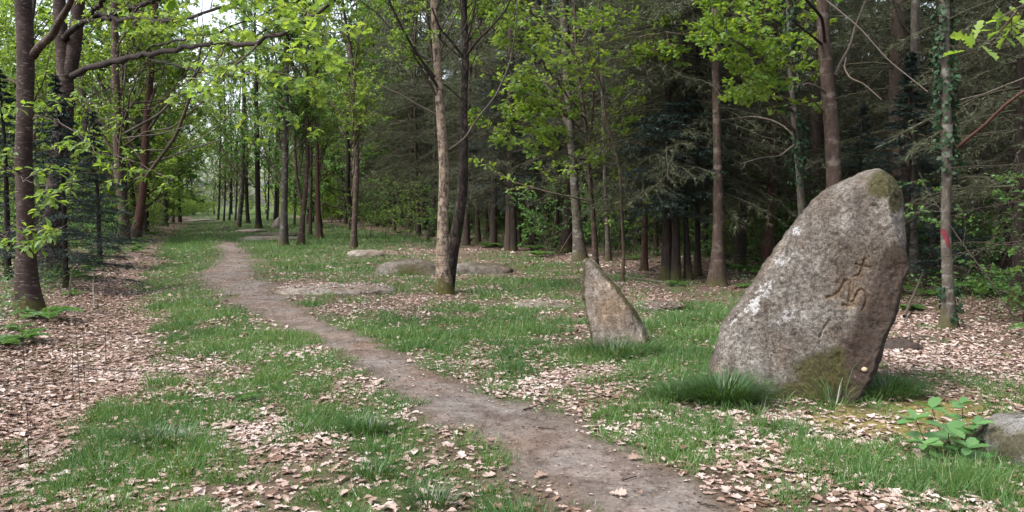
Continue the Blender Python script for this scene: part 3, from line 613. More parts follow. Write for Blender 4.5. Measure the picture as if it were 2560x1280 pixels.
KNOB, TRI['menhir'] = build_menhir()
def small_standing_stone():
    # pointed slab: rows along z from the traced outline, thin front to back, leaning away
    D0 = gat(1540, 868)[1] + .1
    Lf = [(648, 1470), (655, 1460), (690, 1456), (740, 1456), (790, 1465), (830, 1475), (880, 1480)]; Rt = [(648, 1476), (655, 1492), (675, 1510), (700, 1532), (740, 1566), (780, 1594), (820, 1615), (850, 1624), (880, 1632)]
    nr, nf = 110, 90; vv = 648 + 240 * np.linspace(0, 1, nr) ** 1.15
    L = np.interp(vv, *zip(*Lf)); Rr = np.interp(vv, *zip(*Rt)); rows = []
    for i in range(nr):
        th = np.linspace(0, 2 * math.pi, nf, endpoint=False); z = at(0, vv[i], D0)[2]
        cx, hw = (L[i] + Rr[i]) / 2, (Rr[i] - L[i]) / 2; pw = lambda a: np.sign(a) * np.abs(a) ** .5
        px = cx + hw * pw(np.cos(th)); th_ = .05 + .13 * (vv[i] - 648) / 240
        yy = D0 - th_ * pw(np.sin(th)) * (1.0 + .3 * np.cos(th)) + .25 * hw * pxm(D0) * np.cos(th) + .30 * (888 - vv[i]) / 240 - .1
        rows.append(np.stack([(px - CU) / F * (D0 * CP - (z - EYE) * SP), yy, np.full(nf, z)], 1))
    V = np.array(rows); x, y, z = V[..., 0], V[..., 1], V[..., 2]
    nn = np.zeros_like(V); c = V.mean(1, keepdims=True); nn = nrm((V - c) * np.array([1, 1.5, 0])); 
    d = .07 * (fbm(x * 4, y * 4, z * 4, 3) - .5) + .05 * (fbm(x * 14 + z * 5, y * 14, z * 3, 3) - .5) + .02 * (fbm(x * 40, y * 40, z * 25, 2) - .5); rim = np.clip(np.arange(nr) / 8, 0, 1)[:, None]
    V = V + nn * (d * rim)[..., None]; n, k, _ = V.shape; idx = np.arange(n * k).reshape(n, k); nx = np.roll(idx, -1, 1); Q = np.stack([idx[:-1], nx[:-1], nx[1:], idx[1:]], -1).reshape(-1, 4)
    mb = MB(); mb.add(V.reshape(-1, 3), None, Q); v = V.reshape(-1, 3); mb.add(V[0].mean(0)[None], [], None)
    mb.T.append(np.stack([np.full(k, n * k), idx[0], nx[0]], 1)); mb.TM.append(np.zeros(k))
    U_, V_ = proj(np.concatenate([v, V[0].mean(0)[None]])); re = np.interp(V_, *zip(*Rt)); le = np.interp(V_, *zip(*Lf))
    moss = np.maximum(.62 * np.exp(-((U_ - re + 8) / 14) ** 2), .6 * np.exp(-((U_ - le - 2) / 8) ** 2)); och = .7 * np.exp(-(((U_ - 1530) / 40) ** 2 + ((V_ - 760) / 60) ** 2))
    org = gat(1540, 868); me = mb.mesh('standing_stone', M['stone_pale'], True, {'moss': moss, 'stain_shade': .25 * np.exp(-((U_ - 1545) / 25) ** 2), 'lichen': .12 + 0 * U_, 'ochre': och}, org)
    tag(ob('standing_stone', me, loc=org), 'knee-high pale pointed standing stone rising from the grass', 'standing stone')
small_standing_stone()
_km, _ = boulder_mesh('knob', (.048, .04, .019), 77, M['pale'], 0, 0, 0, nu=20, nv=14)
tag(ob('pale_knob', _km, loc=tuple(KNOB + np.array([.0, -.012, 0]))), 'small cream rounded knob low on the right flank of the leaning menhir', 'fungus')
boulder('long low boulder with brown moss lying just behind the pale birch', 932, 1112, 688, 40, 1.1, 3, 'stone', moss=.5, sq=2.2, stain_shade=.1, bend=.02)
boulder('grey low boulder extending right behind the dark twisted birch', 1125, 1285, 685, 26, 1.0, 5, 'stone', moss=.45, sq=2.6, bend=-.05)
boulder('wide flat slab half buried in leaves beside the path', 690, 990, 734, 15, 1.5, 7, 'stone_pale', 'stone_slab', 'stone', .12, 3.0, rough=.10)
boulder('small rounded pale boulder in the grass under the slender tree', 868, 968, 642, 18, 1.0, 9, 'stone_pale', moss=.2)
boulder('mossy grey boulder at the right edge behind the chestnut sapling', 2445, 2700, 1165, 108, .75, 12, moss=.55, sq=2.4, lichen=.3, rough=.2)
boulder('flat grey slab showing through leaves right of the pointed stone', 1585, 1710, 775, 16, .9, 14, 'stone', 'stone_slab', 'stone', .25, 2.8)
boulder('flat grey slab in the leaves left of the pointed stone', 1285, 1440, 768, 9, .9, 15, 'stone_pale', 'stone_slab', 'stone', .2, 2.8)
boulder('nearest of three flat slabs in the grass at the path bend', 598, 745, 602, 10, 2.2, 16, 'stone_pale', 'stone_slab', 'stone', .1, 3.)
boulder('middle flat slab in the grass left of the grey slender tree', 642, 742, 593, 12, 1.8, 17, 'stone', 'stone_slab', 'stone', .2, 3.2)
boulder('farthest low slab in the grass near the leaning pale tree', 592, 662, 581, 8, 1.8, 18, 'stone_pale', 'stone_slab', 'stone', .1, 3.)
boulder('far leaning stone propped beside the grey slender tree', 676, 706, 573, 28, .5, 19, 'stone_pale', 'leaning_stone', 'stone', .15, 2.6, bend=.6)
boulder('large pale slab lying across the far end of the ride', 474, 532, 553, 6, 2.5, 20, 'stone_pale', 'stone_slab', 'stone', .0, 3.)
boulder('small pale slab left of the large far slab', 462, 478, 553, 4, 1.4, 23, 'stone_pale', 'stone_slab', 'stone', .0, 3.)
boulder('tiny white flat stone in the grass at the path tip', 550, 570, 570, 5, .9, 21, 'stone_pale', 'stone_slab', 'stone', .0, 3.)
boulder('flat brown stone sunk in the grass left of the path tip', 480, 520, 568, 3, 1.2, 22, 'stone', 'stone_slab', 'stone', .0, 3.)

TRI['litter'] = put_litter()

# ------------------------------------------------------------------ trees: individual ones traced from the photo
def tree(name, label, cat, pts, w, bark, crown=None, H=11.0, D=None, seed=1, group=None, k=14, lump=.08, flare=.7, vb=None, forks=(), limbs=(), leafmat='leaf_mid', twig='twig', wend=.45):
    """pts: pixel polyline from the foot up; w: [(row, width px)...]"""
    rs = np.random.default_rng(seed); random.seed(seed)
    u0, v0 = pts[0]
    if D is None: D = gat(u0, vb or v0)[1]
    cth = math.cos(math.atan((u0 - CU) / F)); base = at(u0, v0, D); gz = float(ground(base[0], base[1])); 
    P = trunk_line(pts, D, H); P[0, 2] = gz - .05
    wr = sorted(w); rad = np.array([np.interp(v, [a for a, _ in wr], [b for _, b in wr]) for _, v in pts] + [0] * (len(P) - len(pts))) * .5 * pxm(D) * cth
    m = len(pts)
    if len(P) > m: rad[m:] = rad[m - 1] * np.linspace(1, wend, len(P) - m + 1)[1:]
    Q, Rr = resample(P, 46, rad); org = np.array([base[0], base[1], gz])
    e = thing(name, label, cat, org, 0, group)
    mb = trunk_mb(Q, Rr, k, lump, flare, seed); me = mb.mesh('trunk', M[bark], True, None, org); ob('trunk', me, e)
    for f in forks:      # (list of (u,v,depth offset), start width px, end width px)
        fp = np.array([at(a, b, D + c) for a, b, c in f[0]]); q, r = resample(fp, 24, np.linspace(f[1], f[2], len(fp)) * .5 * pxm(fp[:, 1]))
        mf = MB(); mf.tubes(q[None], r[None], 9, 0); ob('limb', mf.mesh('limb', M[f[3] if len(f) > 3 else bark], True, None, org), e)
    for l in limbs:      # limbs with foliage: dict(pts, w0, w1, n2, ...)
        fp = np.array([at(a, b, D + c) for a, b, c in l['pts']]); q, r = resample(fp, 30, np.linspace(l['w'][0], l['w'][1], len(fp)) * .5 * pxm(fp[:, 1]))
        q[1:-1] += rs.normal(0, .018, (28, 3)); r = r * (1 + .14 * rs.normal(0, 1, 30).clip(-1.5, 1.5)); ml = MB(); ml.tubes(q[None], r[None], 8, 0); lo = ob('limb', ml.mesh('limb', M[l.get('bark', twig)], True, None, org), e)
        kw = dict(n1=7, t0=.35, t1=1., L1=1.2, ang=.8, n2=4, L2=.5, n3=3, L3=.45, per=6, leaf=.09, tmpl=LEAF8, trop=.1, flat=.6); kw.update(l.get('kw', {}))
        c = broad_crown(rs, q, r, **kw); ob('foliage', c.mesh('foliage', [M[twig], M[l.get('leaf', leafmat)]], False, None, org), lo)
    if isinstance(crown, int):
        ob('crown', SLC[crown], e, rot=(0, 0, rs.uniform(0, 6.28)))
    elif crown:
        c = broad_crown(rs, Q, Rr, **crown); ob('crown', c.mesh('crown', [M[twig], M[leafmat]], False, None, org), e); TRI['crowns'] = TRI.get('crowns', 0) + c.tris()
    e['_'] = 0; del e['_']
    return e, Q, Rr, org, D
def ivy(e, Q, Rr, org, z0, z1, n, seed, size=.055, thick=.05):
    rs = np.random.default_rng(seed); z = Q[:, 2] - org[2]; zz = rs.uniform(z0, z1, n); p = np.stack([np.interp(zz, z, Q[:, i]) for i in range(3)], 1); r = np.interp(zz, z, Rr)
    a = rs.uniform(0, 6.283, n); dr = np.stack([np.cos(a), np.sin(a), 0 * a], 1); keep = fbm(np.cos(a) * 2 + seed, np.sin(a) * 2, zz * 1.5, 3) > .53; p, r, dr, n = p[keep], r[keep], dr[keep], keep.sum()
    P = p + dr * (r + rs.uniform(.0, thick, n))[:, None]; ax = rs.normal(0, .5, (n, 3)) + np.array([0, 0, -.6]) + dr * .3; nor = dr + rs.normal(0, .35, (n, 3)) + np.array([0, 0, .3])
    mb = MB(); L = size * rs.uniform(.45, 1.6, n); mb.cards(LEAF8, P, ax, nor, L, L * .9, 0, rs.random(n)); ob('ivy', mb.mesh('ivy', M['ivy'], False, None, org), e)

def crown_proto(seed, H, kw, mat, twig='twig'):
    rs = np.random.default_rng(seed); z = np.linspace(0, H, 24); P = np.stack([0 * z, 0 * z, z], 1); c = broad_crown(rs, P, .12 * (1 - .7 * z / H), **kw); TRI['crownp'] = TRI.get('crownp', 0) + c.tris()
    return c.mesh('crown', [M[twig], M[mat]], False)
_sl = dict(n1=34, t0=.17, t1=1., L1=3.0, n2=7, n3=5, per=9, leaf=.098, trop=.9, ang=.7, l1p=.35)
SLC = [crown_proto(200, 12, _sl, 'leaf_mid'), crown_proto(201, 11, dict(_sl, t0=.22), 'leaf_fresh'), crown_proto(202, 14, dict(_sl, n1=26, L1=4.6, leaf=.15, n2=6, n3=4, per=8, t0=.14, ang=.9), 'leaf_fresh'), crown_proto(203, 14, dict(_sl, n1=26, L1=4.6, leaf=.15, n2=6, n3=4, per=8, t0=.14, ang=.9), 'leaf_mid')]
# -- left edge
tree('cherry_tree', 'reddish cherry trunk with pale bark dashes nearest the left edge', 'tree', [(72, 775), (66, 700), (65, 640), (65, 560), (63, 480), (58, 400), (62, 300), (64, 200), (65, 130), (61, 60), (58, 0), (56, -80)],
     [(0, 44), (130, 46), (300, 44), (500, 47), (640, 52), (775, 58)], 'bark_cherry', dict(n1=12, t0=.5, t1=1., L1=2.6, n2=5, n3=5, per=6, leaf=.10, tmpl=LEAF8, trop=.3), 10, seed=1, k=18, lump=.07, flare=.7, leafmat='leaf_fresh',
     forks=[([(82, 140, 0), (100, 115, -.2), (130, 90, -.5), (150, 50, -.9), (170, 20, -1.2), (190, -30, -1.5)], 22, 13), ([(80, 118, 0), (78, 60, .2), (86, 0, .4), (90, -40, .5)], 11, 9, 'bark_dark')],
     limbs=[dict(pts=[(82, 300, 0), (100, 290, -1.2), (140, 300, -2.4), (200, 330, -3.2), (240, 370, -3.6)], w=(4, 1.5), bark='twig_dark', leaf='leaf_fresh', kw=dict(n1=4, L1=.6, n2=3, n3=2, per=4, leaf=.085, trop=-.3, ratio=.45)),
            dict(pts=[(50, 430, 0), (20, 420, -1.2), (30, 440, -2.4), (90, 460, -3.4), (120, 470, -3.8)], w=(4, 1.5), bark='twig_dark', leaf='leaf_fresh', kw=dict(n1=4, L1=.5, n2=3, n3=2, per=4, leaf=.085, trop=-.3, ratio=.45)),
            dict(pts=[(85, 560, 0), (110, 520, -1), (150, 470, -2.2), (230, 430, -3.), (300, 400, -3.4)], w=(4, 1.5), bark='twig_dark', leaf='leaf_fresh', kw=dict(n1=5, L1=.5, n2=2, n3=2, per=4, leaf=.085, trop=-.3, ratio=.45)),
            dict(pts=[(50, 620, 0), (0, 590, -1.5), (40, 570, -3), (110, 580, -4), (170, 560, -4.4)], w=(4, 1.5), bark='twig_dark', leaf='leaf_fresh', kw=dict(n1=5, L1=.4, n2=3, n3=2, per=4, leaf=.09, trop=-.1, ratio=.45))])
tree('chestnut_tree', 'thick dark trunk with mossy foot just behind the cherry, long limb over the path', 'tree', [(132, 690), (130, 640), (131, 580), (138, 500), (146, 420), (158, 330), (164, 250), (164, 190), (156, 120), (150, 60), (148, 0), (146, -60)],
     [(0, 32), (150, 40), (210, 46), (400, 50), (600, 56), (690, 62)], 'bark_cherry', dict(n1=14, t0=.55, t1=1., L1=3.4, n2=6, n3=5, per=7, leaf=.12, tmpl=LEAF8, trop=.25), 12, seed=2, k=18, lump=.08, flare=.75, leafmat='leaf_fresh',
     forks=[([(172, 190, 0), (184, 130, 0), (192, 60, 0), (197, 0, 0), (200, -60, 0)], 36, 28)],
     limbs=[dict(pts=[(180, 190, -.1), (215, 172, -.6), (290, 152, -1.6), (380, 135, -3), (470, 118, -4.5), (560, 112, -6), (640, 108, -7), (720, 80, -8), (800, 30, -9), (860, -20, -9.6)], w=(18, 7), bark='bark_dark', leaf='leaf_yellow',
                 kw=dict(n1=10, t0=.62, L1=1.3, n2=4, n3=3, per=4, leaf=.105, tmpl=OAK, ratio=.75, flat=.9, trop=-.05)),
            dict(pts=[(160, 95, -.1), (200, 60, -.8), (235, 25, -1.6), (270, -10, -2.4)], w=(15, 9), bark='bark_dark', leaf='leaf_fresh'),
            dict(pts=[(205, 55, -.8), (270, 48, -2), (340, 46, -3.2), (420, 52, -4.6), (500, 35, -5.6), (570, 15, -6.4), (640, -10, -7.)], w=(12, 6), bark='bark_dark', leaf='leaf_yellow', kw=dict(n1=8, t0=.55, L1=1.2, n2=4, n3=3, per=4, leaf=.10, tmpl=OAK, ratio=.75, flat=.9, trop=-.05)),
            dict(pts=[(215, 50, -.9), (300, 30, -2.), (380, 5, -3), (430, -15, -3.6)], w=(14, 9), bark='bark_dark', leaf='leaf_fresh'),
            dict(pts=[(345, 145, -2.6), (380, 115, -3.2), (460, 100, -4.4), (560, 75, -5.6), (650, 40, -6.6), (760, -10, -7.6)], w=(6, 4), bark='bark_dark', leaf='leaf_yellow', kw=dict(n1=8, t0=.45, L1=1.1, n2=4, n3=3, per=4, leaf=.10, tmpl=OAK, ratio=.75, flat=.9)),
            dict(pts=[(375, 148, -3), (450, 168, -4), (520, 185, -5), (580, 188, -5.8), (660, 182, -6.8), (760, 170, -7.8)], w=(6, 3), bark='bark_dark', leaf='leaf_yellow', kw=dict(n1=8, t0=.5, L1=1.0, n2=4, n3=3, per=4, leaf=.10, tmpl=OAK, ratio=.75, flat=.9)),
            dict(pts=[(180, 260, 0), (200, 240, -1), (230, 260, -2), (260, 300, -2.6)], w=(4, 1.5), bark='twig_dark', leaf='leaf_fresh', kw=dict(n1=4, L1=.6, n2=3, n3=2, per=4, leaf=.09, trop=-.4)),
            dict(pts=[(165, 400, 0), (210, 380, -1.), (280, 385, -2), (350, 410, -3), (430, 450, -4)], w=(4, 1.5), bark='twig_dark', leaf='leaf_fresh', kw=dict(n1=7, t0=.4, L1=.5, n2=3, n3=2, per=5, leaf=.075, trop=-.2))])
gal = dict(n1=9, t0=.2, t1=.95, L1=3.2, n2=4, n3=4, per=2, leaf=.09, trop=.9, ang=.9, l1p=.2)
tree('beech_tree', 'slim brown trunk, left one of the close pair beside the ride', 'tree', [(306, 605), (312, 560), (306, 510), (298, 440), (293, 350), (291, 260), (288, 150), (286, 50), (285, -20)], [(0, 19), (300, 21), (500, 24), (605, 28)], 'bark_brown', dict(n1=16, t0=.2, t1=1., L1=4.5, n2=6, n3=5, per=3, leaf=.10, trop=.6), 13, seed=3, leafmat='leaf_fresh')
tree('beech_tree', 'reddish leaning trunk with peeling bark, right one of the close pair', 'tree', [(333, 600), (345, 560), (352, 520), (360, 450), (363, 370), (366, 300), (374, 220), (382, 120), (388, 40), (390, -20)], [(0, 16), (300, 19), (500, 22), (600, 28)], 'bark_red',
     dict(n1=16, t0=.2, t1=1., L1=4.5, n2=6, n3=5, per=3, leaf=.10, trop=.6), 13, seed=4, leafmat='leaf_fresh',
     forks=[([(360, 450, 0), (400, 395, -1), (440, 340, -2), (470, 260, -3), (490, 180, -3.5), (510, 80, -4)], 10, 6, 'twig'), ([(300, 340, -.2), (345, 315, -1), (400, 285, -2), (450, 230, -3), (500, 170, -4), (540, 100, -5)], 7, 4, 'twig_pale'), ([(310, 365, -.2), (360, 330, -1), (430, 320, -2), (490, 270, -3), (560, 200, -4)], 5, 3, 'twig'), ([(250, 360, -.2), (310, 345, -1), (400, 335, -2), (470, 315, -3)], 5, 3, 'twig_pale'), ([(370, 410, 0), (430, 390, -1), (500, 365, -2), (550, 350, -3)], 5, 3, 'twig_pale'),
            ([(300, 265, 0), (360, 255, -1), (440, 245, -2), (520, 225, -3), (600, 215, -4)], 5, 2, 'twig_dark'), ([(365, 375, 0), (420, 375, -1), (470, 360, -2), (530, 330, -3), (590, 270, -4)], 4, 2, 'twig_pale')])
tree('oak_tree', 'ivy-dark trunk close behind the reddish leaning trunk', 'tree', [(361, 578), (364, 520), (368, 450), (371, 380), (372, 250), (372, 100)], [(0, 12), (578, 18)], 'bark_dark', dict(n1=12, t0=.3, t1=1., L1=4., n2=5, n3=5, per=6, leaf=.12, trop=.5), 13, seed=5, leafmat='leaf_fresh')
tree('oak_tree', 'grey trunk on the left of the ride before the dark yew', 'tree', [(411, 565), (414, 520), (418, 460), (420, 400), (422, 300), (424, 150)], [(0, 10), (565, 15)], 'bark_grey', dict(n1=12, t0=.25, t1=1., L1=5., n2=5, n3=5, per=7, leaf=.14, trop=.4), 14, seed=6, leafmat='leaf_fresh')
tree('oak_tree', 'thin grey trunk touching the left side of the dark yew', 'tree', [(431, 556), (433, 500), (436, 420), (436, 300)], [(0, 6), (556, 9)], 'bark_grey', dict(n1=12, t0=.25, t1=1., L1=5.5, n2=5, n3=5, per=7, leaf=.16, trop=.4), 15, seed=7, leafmat='leaf_fresh')
# -- the birches and the slender trees along the ride
bw = dict(n1=24, t0=.36, t1=1., L1=3.0, n2=6, n3=6, per=8, leaf=.068, trop=.5, ang=.85, r1=.3)
e, Q, Rr, org, D = tree('birch_tree', 'pale birch with mossy green foot in the middle of the clearing', 'tree', [(1113, 735), (1108, 690), (1106, 640), (1107, 580), (1109, 520), (1111, 430), (1106, 350), (1102, 290), (1097, 220), (1092, 130), (1087, 50), (1085, -20)],
     [(0, 19), (200, 20), (350, 23), (540, 27), (640, 30), (735, 36)], 'bark_birch', bw, 9.5, seed=11, k=20, lump=.1, flare=.6, twig='twig_dark', leafmat='leaf_fresh',
     forks=[([(1098, 225, 0), (1070, 175, -.3), (1030, 115, -.6), (1000, 60, -.9), (972, 0, -1.2)], 8, 5, 'twig_dark'), ([(1090, 190, 0), (1078, 120, .1), (1070, 60, .2), (1066, 0, .3)], 7, 6, 'twig_dark'), ([(1122, 375, 0), (1165, 345, -.3), (1190, 300, -.5), (1240, 240, -.8), (1275, 160, -1), (1290, 70, -1.2), (1292, 0, -1.3)], 6, 3, 'twig_pale'), ([(1100, 290, 0), (1050, 265, .3), (1000, 235, .6), (940, 210, 1)], 5, 2, 'twig_dark'), ([(1105, 240, 0), (1080, 150, .2), (1010, 120, .4), (950, 110, .6)], 4, 2, 'twig_dark')])
tree('birch_tree', 'dark twisted birch leaning out from behind the pale birch', 'tree', [(1117, 728), (1122, 690), (1130, 640), (1141, 580), (1152, 520), (1159, 450), (1161, 350), (1160, 250), (1163, 180), (1165, 130), (1161, 60), (1159, -20)], [(0, 15), (130, 17), (350, 18), (450, 24), (580, 29), (660, 29), (735, 32)], 'bark_birch_dark', bw, 9.5, D=14.75, seed=12, k=18, lump=.12, flare=.2, twig='twig_dark',
     leafmat='leaf_fresh', forks=[([(1166, 140, 0), (1190, 105, -.3), (1225, 70, -.6), (1262, 30, -.9), (1280, -10, -1.2)], 8, 4, 'twig_dark'), ([(1158, 142, 0), (1130, 105, -.2), (1098, 68, -.4), (1080, 20, -.6)], 7, 4, 'twig_dark'), ([(1165, 110, 0), (1200, 65, .2), (1215, 0, .4)], 6, 4, 'twig_dark')])
tree('slender_tree', 'straight grey-barked tree left of the forked tree beside the ride', 'tree', [(708, 614), (710, 560), (711, 480), (713, 400), (715, 280), (716, 150), (716, 20)], [(0, 12), (400, 16), (614, 20)], 'bark_grey', 0, 12, seed=21, leafmat='leaf_mid')
tree('slender_tree', 'reddish tree forking low into two stems beside the ride', 'tree', [(752, 612), (755, 570), (758, 530), (764, 480), (768, 400), (768, 300), (766, 150)], [(0, 8), (400, 11), (500, 12), (612, 16)], 'bark_brown', 1, 11, seed=22, leafmat='leaf_mid', forks=[([(757, 520, 0), (748, 480, .1), (740, 430, .2), (736, 350, .4), (733, 250, .6)], 10, 6)])
tree('slender_tree', 'thin pale stem between the forked tree and the dark straight one', 'tree', [(775, 588), (776, 540), (777, 470), (778, 400), (780, 250)], [(0, 5), (588, 9)], 'bark_brown', 0, 10, seed=23, leafmat='leaf_mid')
tree('slender_tree', 'dark straight stem right of the forked tree', 'tree', [(801, 598), (796, 550), (794, 480), (793, 400), (791, 250), (790, 100)], [(0, 8), (400, 10), (598, 14)], 'bark_red', 1, 11, seed=24, leafmat='leaf_mid')
tree('slender_tree', 'lone slim reddish tree standing apart at centre left of the birches', 'tree', [(885, 622), (885, 580), (888, 520), (892, 440), (892, 370), (889, 300), (887, 210), (875, 120), (862, 40)], [(0, 7), (300, 10), (622, 15)], 'bark_brown', 1, 11, seed=25, leafmat='leaf_mid')
tree('slender_tree', 'pale leaning trunk left of the thick dark far trunk', 'tree', [(595, 568), (601, 530), (605, 480), (607, 430), (608, 300)], [(0, 8), (568, 12)], 'bark_grey', 2, 14, seed=26, leafmat='leaf_fresh')
tree('slender_tree', 'thick dark far trunk right of the pale leaning one', 'tree', [(647, 571), (645, 520), (644, 450), (643, 380), (640, 250)], [(0, 9), (571, 14)], 'bark_dark', 3, 14, seed=27, leafmat='leaf_mid')
tree('slender_tree', 'ivy-wrapped far trunk between the pale and the thick dark trunk', 'tree', [(620, 558), (617, 500), (616, 430), (616, 300)], [(0, 6), (558, 9)], 'bark_dark', 2, 15, seed=28, leafmat='leaf_fresh')
for i, (u, v, wd, lab) in enumerate([(545, 550, 6, 'leaning dark trunk nearest the far path tip'), (559, 553, 5, 'thin dark far trunk second from the path tip'), (573, 551, 5, 'thin leaning far trunk third from the path tip'), (588, 552, 5, 'far dark trunk left of the pale leaning trunk'), (686, 558, 8, 'dark far trunk left of the propped leaning stone'), (692, 552, 7, 'dark far trunk just behind the propped stone'), (735, 562, 6, 'pale thin far trunk behind the forked tree'), (668, 550, 5, 'thin far trunk right of the thick dark trunk')]):
    tree('slender_tree', lab, 'tree', [(u, v), (u + 3, v - 40), (u + 4, v - 90), (u + 6, v - 200)], [(0, wd * .7), (v, wd)], 'bark_dark' if i != 6 else 'bark_grey', 2 + i % 2, 14, seed=30 + i, leafmat='leaf_fresh' if i < 4 else 'leaf_mid', k=8)
# -- edge of the plantation, centre and right
con = dict(n1=10, t0=.45, t1=1., L1=2.4, n2=5, n3=4, per=5, leaf=.09, trop=.4)
tree('oak_tree', 'tall grey oak at the wood edge behind the pointed stone', 'tree', [(1452, 652), (1446, 600), (1440, 520), (1434, 430), (1426, 330), (1418, 220), (1412, 110), (1408, 0)], [(0, 18), (430, 20), (560, 24), (652, 30)], 'bark_grey', dict(con, n1=14, t0=.25, L1=3., leaf=.12, tmpl=OAK, ratio=.75), 12, seed=41, leafmat='leaf_oak')
tree('spruce_tree', 'dark spruce with a cone-shaped swollen foot left of the tall grey oak', 'tree', [(1412, 632), (1416, 600), (1420, 550), (1421, 480), (1420, 400), (1418, 250)], [(0, 12), (480, 20), (560, 24), (632, 34)], 'bark_dark', None, 12, seed=42)
ok = dict(n1=22, t0=.12, t1=1., L1=2.3, n2=5, n3=4, per=4, leaf=.12, tmpl=OAK, ratio=.75, trop=.15, ang=1.15, flat=.7, l1p=.2)
tree('oak_sapling', 'young oak with lime green leaves behind the pointed stone', 'tree', [(1490, 662), (1487, 600), (1481, 520), (1474, 440), (1470, 380), (1465, 320), (1458, 260), (1445, 180), (1438, 90), (1436, 0)], [(0, 6), (380, 10), (520, 12), (662, 15)], 'bark_brown', ok, 8.5, D=19, seed=43, leafmat='leaf_oak',
     forks=[([(1470, 375, 0), (1478, 330, -.2), (1483, 260, -.4), (1482, 180, -.5), (1490, 80, -.6), (1500, 0, -.7)], 8, 5), ([(1466, 400, 0), (1390, 378, -.6), (1320, 372, -1.2), (1280, 380, -1.6)], 4, 2, 'twig_pale')],
     limbs=[dict(pts=[(1470, 385, 0), (1420, 340, -1), (1360, 320, -2), (1290, 310, -3), (1220, 330, -3.6)], w=(5, 3), leaf='leaf_oak', kw=dict(n1=13, t0=.15, L1=1.0, n2=5, n3=3, per=4, leaf=.115, tmpl=OAK, ratio=.75, flat=.9, lt0=.1)),
            dict(pts=[(1470, 350, 0), (1420, 290, -.6), (1360, 260, -1.4), (1300, 245, -2.2)], w=(5, 3), leaf='leaf_oak', kw=dict(n1=11, t0=.15, L1=1.0, n2=5, n3=3, per=4, leaf=.115, tmpl=OAK, ratio=.75, flat=.9, lt0=.1)),
            dict(pts=[(1465, 300, 0), (1390, 200, -1), (1330, 130, -2), (1280, 90, -3)], w=(5, 3), leaf='leaf_yellow', kw=dict(n1=11, t0=.2, L1=1.2, n2=5, n3=3, per=4, leaf=.115, tmpl=OAK, ratio=.75, flat=.9, lt0=.1)),
            dict(pts=[(1482, 200, -.3), (1540, 130, -1.4), (1600, 90, -2.4), (1680, 80, -3.4), (1760, 90, -4)], w=(5, 3), leaf='leaf_oak', kw=dict(n1=13, t0=.2, L1=1.2, n2=5, n3=3, per=4, leaf=.115, tmpl=OAK, ratio=.75, flat=.9, lt0=.1)),
            dict(pts=[(1445, 150, 0), (1380, 60, -1), (1300, 20, -2), (1220, 0, -3)], w=(5, 3), leaf='leaf_yellow', kw=dict(n1=11, t0=.2, L1=1.2, n2=5, n3=3, per=4, leaf=.115, tmpl=OAK, ratio=.75, flat=.9, lt0=.1))])
tree('oak_sapling', 'very thin pale crooked sapling right of the pointed stone', 'tree', [(1557, 705), (1559, 640), (1556, 570), (1553, 500), (1550, 430), (1540, 380), (1525, 330)], [(0, 5), (700, 8)], 'bark_brown', dict(ok, n1=10, t0=.3, L1=.9, per=4, n2=3, leaf=.11), 5, seed=44, leafmat='leaf_oak', k=8, flare=.2)
tree('slender_tree', 'thin silvery stem rising behind the young oak', 'tree', [(1521, 650), (1518, 560), (1513, 470), (1510, 400), (1508, 300), (1504, 150), (1503, 0)], [(0, 8), (400, 9), (650, 12)], 'bark_grey', con, 11, D=22, seed=45, leafmat='leaf_dull')
spr = [(1610, 678, 16, 1615, 'bark_red', 'bent dark spruce trunk left of the thick pair under dark boughs'), (1667, 700, 26, 1668, 'bark_dark', 'thick dark spruce trunk under the overhanging dark boughs'), (1722, 700, 17, 1710, 'bark_dark', 'left stem of the crossing dark pair under the boughs'), (1745, 690, 16, 1742, 'bark_dark', 'right stem of the crossing dark pair under the boughs'), (1914, 668, 27, 1932, 'bark_red', 'reddish dark leaning spruce trunk left of the menhir top'), (1946, 640, 16, 1948, 'bark_dark', 'dark trunk right behind the reddish leaning spruce')]
for i, (u, v, wd, ut, bk, lab) in enumerate(spr):
    tree('spruce_tree', lab, 'tree', [(u, v), (u + (ut - u) * .3, v - 60), (u + (ut - u) * .7, v - 160), (ut, v - 280), (ut + 2, 200), (ut + 3, 0)], [(0, wd * .6), (v - 150, wd * .8), (v, wd)], bk, None, 13, seed=50 + i)
tree('maple_tree', 'straight bare trunk in front of the dark overhanging boughs', 'tree', [(1792, 714), (1795, 640), (1796, 540), (1795, 430), (1792, 300), (1789, 200), (1788, 0)], [(0, 18), (300, 20), (540, 26), (714, 36)], 'bark_brown', con, 12, seed=57, leafmat='leaf_mid')
e, Q, Rr, org, D = tree('slender_tree', 'far leaning trunk with a small red paint mark', 'tree', [(1836, 632), (1846, 570), (1856, 520), (1866, 460), (1874, 380), (1880, 200)], [(0, 8), (632, 13)], 'bark_conifer', con, 12, seed=58, leafmat='leaf_dull')
